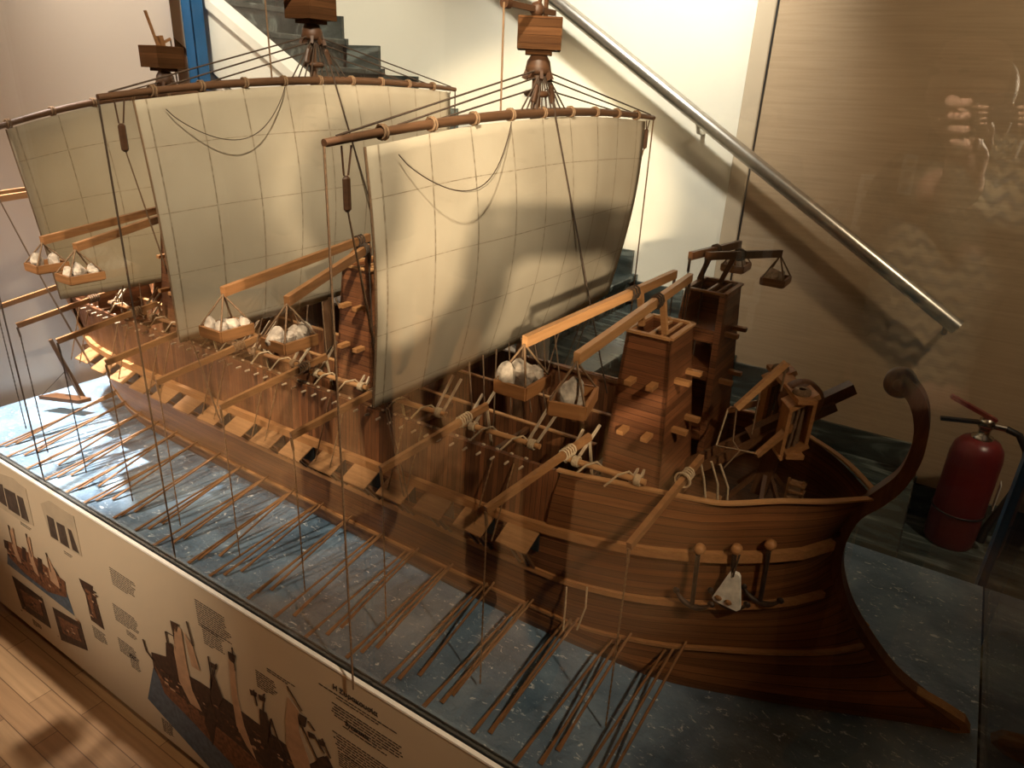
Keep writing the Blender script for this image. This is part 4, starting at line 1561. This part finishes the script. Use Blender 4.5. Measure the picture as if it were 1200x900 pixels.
def person(loc, face, label, feet, pants, top, arms, hair_len=.1, look=(0, 1, -.2), hgt=1.0, grip=None):
    """loc: ground point between the feet; face: unit direction; feet: offsets; arms: (elbow, wrist, hand dir) world points for left and right"""
    root = thing('person', (loc[0], loc[1], FLOOR), label, 'person')
    F = V((face[0], face[1], 0)).normalized()
    R_ = V((F.y, -F.x, 0))
    G = V((loc[0], loc[1], FLOOR))
    at = lambda r, f, z: G + R_ * r + F * f + V((0, 0, z * hgt))
    J = {}
    J['pel'] = (at(0, 0, .90), (.135, .10))
    J['waist'] = (at(0, .01, 1.04), (.125, .095))
    J['chest'] = (at(0, .0, 1.22), (.15, .105))
    J['up'] = (at(0, -.01, 1.34), (.12, .08))
    J['neck'] = (at(0, .0, 1.42), .05)
    J['nk2'] = (at(0, .02, 1.47), .048)
    E = [('pel', 'waist'), ('waist', 'chest'), ('chest', 'up'), ('up', 'neck'), ('neck', 'nk2')]
    head = at(0, .05, 1.56)
    for s_, n in ((-1, 'l'), (1, 'r')):
        ft = feet[0 if s_ < 0 else 1]
        J['hip' + n] = (at(s_ * .085, 0, .86), .085)
        J['knee' + n] = (lerp(at(s_ * .09, .03, .47), V((ft[0], ft[1], FLOOR + .47)) + F * .03, .5), .058)
        J['ank' + n] = (V((ft[0], ft[1], FLOOR + .085)), .038)
        E += [('pel', 'hip' + n), ('hip' + n, 'knee' + n), ('knee' + n, 'ank' + n)]
        J['sh' + n] = (at(s_ * .17, -.01, 1.36), .058)
        el, wr, fingers = arms[0 if s_ < 0 else 1]
        J['el' + n] = (V(el), .04)
        J['fa' + n] = (lerp(V(el), V(wr), .3), .039)
        J['wr' + n] = (V(wr), .025)
        E += [('up', 'sh' + n), ('sh' + n, 'el' + n), ('el' + n, 'fa' + n), ('fa' + n, 'wr' + n)]
        palm, chains = fingers
        J['pm' + n] = (V(palm), (.034, .018))
        E.append(('wr' + n, 'pm' + n))
        for ci, ch in enumerate(chains):
            prev = 'pm' + n if ci < 4 else 'wr' + n
            for q, pt in enumerate(ch):
                kx = 'f%s%d%d' % (n, ci, q)
                J[kx] = (V(pt), (.0095, .0088, .0080, .007)[min(q, 3)] if ci < 4 else (.013, .0105, .009, .008)[min(q, 3)])
                E.append((prev, kx))
                prev = kx
    body = skinmesh('body', J, E, M['skin'], root, 'pel')
    # head with a face

    def hf(p):
        q = V((p.dot(R_), p.dot(F), p.z))
        k = 1
        if q.y > 0 and q.z < -.2:
            k += .1 * q.y
        return k
    mb = MB().ball(head, .1, 24, sc=(.78, .95, 1.18), fn=hf)
    ha = lambda r, f, z: head + R_ * r + F * f + V((0, 0, z))
    mb.ball(ha(0, .103, -.018), .016, 10, sc=(.8, 1.2, 1.5))
    for s_ in (-1, 1):
        mb.ball(ha(s_ * .079, -.005, -.01), .026, 10, sc=(.4, .7, 1.2))
    hd = mb.build('head', M['skin'], body)
    mb = MB()
    for s_ in (-1, 1):
        mb.ball(ha(s_ * .032, .083, .008), .0105, 10, sc=(1.2, .6, .7))
        mb.bar(ha(s_ * .018, .094, .03), ha(s_ * .05, .082, .03), .006, .005)
    mb.build('eyes', M['hair'], body)
    MB().bar(ha(-.025, .089, -.056), ha(.025, .089, -.056), .012, .011).build('mouth', M['shoe' if 0 else 'pbrown'], body)

    def hairf(p):
        q = V((p.dot(R_), p.dot(F), p.z))
        return 1.0 if (q.y < .35 or q.z > .45) else .86
    mb = MB().ball(ha(0, -.014, .018), .112, 24, sc=(.82, .95, 1.12), fn=hairf)
    if hair_len > .12:
        mb.ball(ha(0, -.05, -.1), .1, 16, sc=(.85, .6, 1.5))
    mb.build('hair', M['hair'], body)
    # clothes follow the same joints, a little wider
    big = lambda k, e: (J[k][0], tuple(x + e for x in J[k][1]) if isinstance(J[k][1], tuple) else J[k][1] + e)
    tj = {k: big(k, .014) for k in ('pel', 'hipl', 'hipr', 'kneel', 'kneer')}
    tj['ankl'], tj['ankr'] = (J['ankl'][0], .052), (J['ankr'][0], .052)
    tj['waist'] = (lerp(J['pel'][0], J['waist'][0], .85), (.139, .106))
    skinmesh('trousers', tj, [('pel', 'waist'), ('pel', 'hipl'), ('hipl', 'kneel'), ('kneel', 'ankl'), ('pel', 'hipr'), ('hipr', 'kneer'), ('kneer', 'ankr')], pants, body, 'pel')
    sj = {k: big(k, .016) for k in ('waist', 'chest', 'up', 'shl', 'shr')}
    sj['hem'] = (at(0, 0, .86), (.165, .128))
    sj['col'] = (at(0, -.005, 1.43), .064)
    se = [('waist', 'hem'), ('waist', 'chest'), ('chest', 'up'), ('up', 'col'), ('up', 'shl'), ('up', 'shr')]
    for n in 'lr':
        sj['el' + n] = (lerp(J['sh' + n][0], J['el' + n][0], .8), .052)
        se.append(('sh' + n, 'el' + n))
    skinmesh('top', sj, se, top, body, 'waist')
    for i, ft in enumerate(feet):
        b = V((ft[0], ft[1], FLOOR))
        mb = MB()
        rows = []
        for k in range(11):
            t = k / 10
            f = lerp(-.075, .185, t)
            w = .034 + .014 * math.sin(PI * min(1, t * 1.15)) + .006 * t
            if t in (0, 1):
                w *= .6
            h = .085 if t < .35 else lerp(.085, .04, (t - .35) / .65)
            if t == 1:
                h = .028
            rows.append([b + F * f + R_ * (math.cos(a) * w) + V((0, 0, .012 + max(0, math.sin(a)) * h)) for a in [PI * j / 10 for j in range(11)]])
        mb.grid(rows)
        mb.add(rows[0], [tuple(range(10, -1, -1))])
        mb.add(rows[-1], [tuple(range(11))])
        sh = mb.build('shoe', M['shoe'], body)
        pts = []
        for k in range(24):
            a = 2 * PI * k / 24
            pts.append(b + F * (.055 + .138 * math.cos(a)) + R_ * (.052 * math.sin(a)))
        MB().poly(pts, (0, 0, .016)).build('sole', M['sole'], sh)
    return root


def hanging_hand(wr, F, R_, s_):
    """relaxed hand hanging from the wrist: palm and five curled fingers"""
    wr = V(wr)
    palm = wr + V((0, 0, -.05)) + F * .006
    ch = []
    for k in range(4):
        b = wr + V((0, 0, -.088 + (.004 if k in (0, 3) else 0))) + F * (.028 - .019 * k)
        L = (.068, .076, .07, .055)[k]
        inn = -R_ * s_
        ch.append([b, b + V((0, 0, -L * .45)) + inn * .006, b + V((0, 0, -L * .78)) + inn * .02, b + V((0, 0, -L)) + inn * .034])
    ch.append([wr + V((0, 0, -.025)) + F * .026, wr + V((0, 0, -.055)) + F * .046, wr + V((0, 0, -.085)) + F * .05 - R_ * s_ * .01])
    return palm, ch


def std_arms(loc, face, hgt=1.0, bend=.1):
    F = V((face[0], face[1], 0)).normalized()
    R_ = V((F.y, -F.x, 0))
    G = V((loc[0], loc[1], FLOOR))
    out = []
    for s_ in (-1, 1):
        el = G + R_ * s_ * .235 - F * .03 + V((0, 0, 1.09 * hgt))
        wr = G + R_ * s_ * .245 + F * bend + V((0, 0, .86 * hgt))
        out.append((el, wr, hanging_hand(wr, F, R_, s_)))
    return out


# the photographer holds a phone right behind the picture's viewpoint
up_ = -_d
pc = CAM - _f * .008 - up_ * .012 + _r * .02
Fh = V((_f.x, _f.y, 0)).normalized()
Rh = V((Fh.y, -Fh.x, 0))
ploc = V((.02, -.0, 0)) - Fh * .33 - Rh * .262
arms = []
for s_ in (-1, 1):
    edge = pc + _r * s_ * .075
    wr = edge + _r * s_ * .022 - Fh * .055 - V((0, 0, .075))
    el = (Rh * -.135 - Fh * .17 + V((0, 0, .855))) if s_ < 0 else (Rh * .27 - Fh * .12 + V((0, 0, .985)))
    palm = edge + _r * s_ * .022 - _f * .012 - up_ * .028
    ch = []
    for k in range(4):   # fingers run up the outside and curl over the front face of the phone
        b = edge + _r * s_ * (.024 - .002 * k) + up_ * (.03 - .021 * k) + _f * .004
        ch.append([b, b - _r * s_ * .008 + _f * .019, b - _r * s_ * .03 + _f * .021, b - _r * s_ * (.046 - .004 * k) + _f * .018])
    ch.append([edge + _r * s_ * .012 - _f * .03 - up_ * .03, edge - _r * s_ * .004 - _f * .024 - up_ * .012, edge - _r * s_ * .022 - _f * .019 + up_ * .002])
    arms.append((el, wr, (palm, ch)))
person((ploc.x, ploc.y), (Fh.x, Fh.y), 'person in a chevron knit top holding up a phone to take the picture', [(ploc.x - Rh.x * .1, ploc.y - Rh.y * .1), (ploc.x + Rh.x * .1, ploc.y + Rh.y * .1)], M['denim'], M['chevron'], arms, .2, hgt=1.1)
ph = thing('phone', tuple(pc), 'black phone held up in both hands by the person taking the picture', 'phone')
Rm = Matrix((_r, up_, _f)).transposed()
MB().bbox(pc, (.15, .072, .008), .003, Rm).build('phone_body', M['phone'], ph)
mb = MB()
for k in range(2):
    mb.lathe([(0, 0), (.0055, 0), (.0055, .0012), (.004, .0015), (0, .001)], pc - _r * (.045 + .015 * k) + up_ * .018 + _f * .004, _f, 14)
mb.build('lens', M['chrome'], ph)
person((-.93, -.2), (.15, 1), 'person in dark jeans standing close to the case, one foot forward', [(-1.08, -.24), (-.76, -.12)], M['denim'], M['shirtdark'], std_arms((-.93, -.2), (.15, 1)), .1)
person((-1.8, -.36), (.5, .8), 'person in dark clothes standing at the stern end of the case', [(-1.87, -.24), (-1.72, -.47)], M['denim'], M['shirtdark'], std_arms((-1.8, -.36), (.5, .8)), .2, hgt=.97)
# small wall plates and notices on the wall behind the visitors
for px, py, sz, lab in ((1019, 217, .095, 'white square wall plate, highest of three above each other'), (1015, 238, .095, 'white square wall plate, middle of three above each other'), (1011, 259, .095, 'white square wall plate, lowest of three above each other'),
                        (884, 300, .19, 'pale framed notice, highest in its column'), (876, 335, .16, 'pale framed notice, middle of its column'), (868, 366, .16, 'pale framed notice, lowest in its column')):
    q = U(px, py, 1, 1.368 + 2.66)
    q.y = -2.642
    kind = 'wall_plate' if sz < .1 else 'framed_notice'
    t_ = thing(kind, tuple(q), lab, 'wall plate' if sz < .1 else 'notice', 'wall plates' if sz < .1 else 'notices on the front wall')
    MB().bbox(q, (sz, .012, sz * 1.1), .003).build('plate' if sz < .1 else 'sheet', M['trimwhite'], t_)
    MB().bbox(q + V((0, .007, 0)), (sz * .5, .006, sz * .55), .002).build('switch' if sz < .1 else 'picture', M['pgrey'], t_)
# ------------------------------------------------------------------ lights


def spot(name, loc, at, power, col, size, blend=.5, r=.04):
    l = bpy.data.lights.new(name, 'SPOT')
    l.energy, l.color, l.spot_size, l.spot_blend, l.shadow_soft_size = power, col, math.radians(size), blend, r
    o = bpy.data.objects.new(name, l)
    o.location = loc
    o.rotation_euler = (V(at) - V(loc)).to_track_quat('-Z', 'Y').to_euler()
    COL.objects.link(o)


WARM = (1, .79, .55)
spot('ceiling_or_fill_spot', (.95, .05, 2.0), (-.55, .86, .38), 150, WARM, 29, .8, .03)
spot('wall_spot', (1.4, -2.5, 1.5), (-.76, 1.13, .79), 1800, WARM, 13.4, .4, .035)
spot('ceiling_or_fill_spot', (-2.33, .85, 2.12), (-2.0, 1.02, 0), 1250, (1, .95, .9), 29, .5, .03)
spot('ceiling_or_fill_spot', (-.9, 1.8, 2.1), (-1.1, 2.55, 1.3), 160, (1, .95, .86), 76, .9, .05)
spot('ceiling_or_fill_spot', (-2.1, 1.2, 2.1), (-2.6, 1.9, 1.1), 130, (1, .91, .76), 90, .8, .05)  # added to brighten the white stringer and upper stairs
spot('ceiling_or_fill_spot', (-3.2, -1.8, 2.05), (-3.3, -1.5, FLOOR), 620, WARM, 66, .4, .05)  # added strong spot: far-left floor glows as a veil in the front pane
spot('ceiling_or_fill_spot', (-1.2, -1.5, 2.05), (-1.45, -.9, FLOOR), 400, WARM, 44, .4, .05)  # added to brighten the unseen floor that the front pane mirrors
spot('ceiling_or_fill_spot', (-1.5, -.5, 2.05), (-2.6, .9, 1.3), 95, (1, .83, .66), 46, .8, .05)
spot('ceiling_or_fill_spot', (-2.6, -1.0, 2.0), (-1.85, .95, .4), 330, (1, .85, .67), 37, .6, .04)  # added broad fill from the front left, no fixture known
spot('ceiling_or_fill_spot', (-.15, .15, 2.1), (-1.3, 1.2, .72), 330, (1, .84, .63), 46, .8, .03)  # added fill for the bow-facing sides of the sails
spot('ceiling_or_fill_spot', (-.12, .6, 1.5), (.0, -.05, .93), 170, (1, .84, .68), 22, .6, .03)  # added below ceiling height without a fixture, brightens the mirrored hands
spot('ceiling_or_fill_spot', (-.6, -1.6, 2.1), (-.75, -2.65, .75), 120, WARM, 36, .9, .03)  # added so the wall plates and notices show up in the reflection
spot('ceiling_or_fill_spot', (.9, 1.6, 2.1), (.0, 2.55, .9), 62, WARM, 80, .9, .05)
w = bpy.data.worlds.new('World')
w.use_nodes = True
w.node_tree.nodes['Background'].inputs[0].default_value = (1, .8, .6, 1)
w.node_tree.nodes['Background'].inputs[1].default_value = .055
C.world = w

# ------------------------------------------------------------------ camera
cd = bpy.data.cameras.new('Camera')
cd.sensor_width = 36
cd.lens = 36 * FPX / 1200
cd.clip_start = .01
co = bpy.data.objects.new('Camera', cd)
COL.objects.link(co)
m4 = Matrix.Identity(4)
for i in range(3):
    m4[i][0], m4[i][1], m4[i][2], m4[i][3] = _r[i], -_d[i], -_f[i], CAM[i]
co.matrix_world = m4
C.camera = co
C.view_settings.view_transform = 'Standard'
C.view_settings.look = 'None'
C.view_settings.exposure = .13
C.view_settings.gamma = 1
C.view_settings.use_curve_mapping = False
C.cycles.transparent_max_bounces = 24
C.cycles.max_bounces = 8
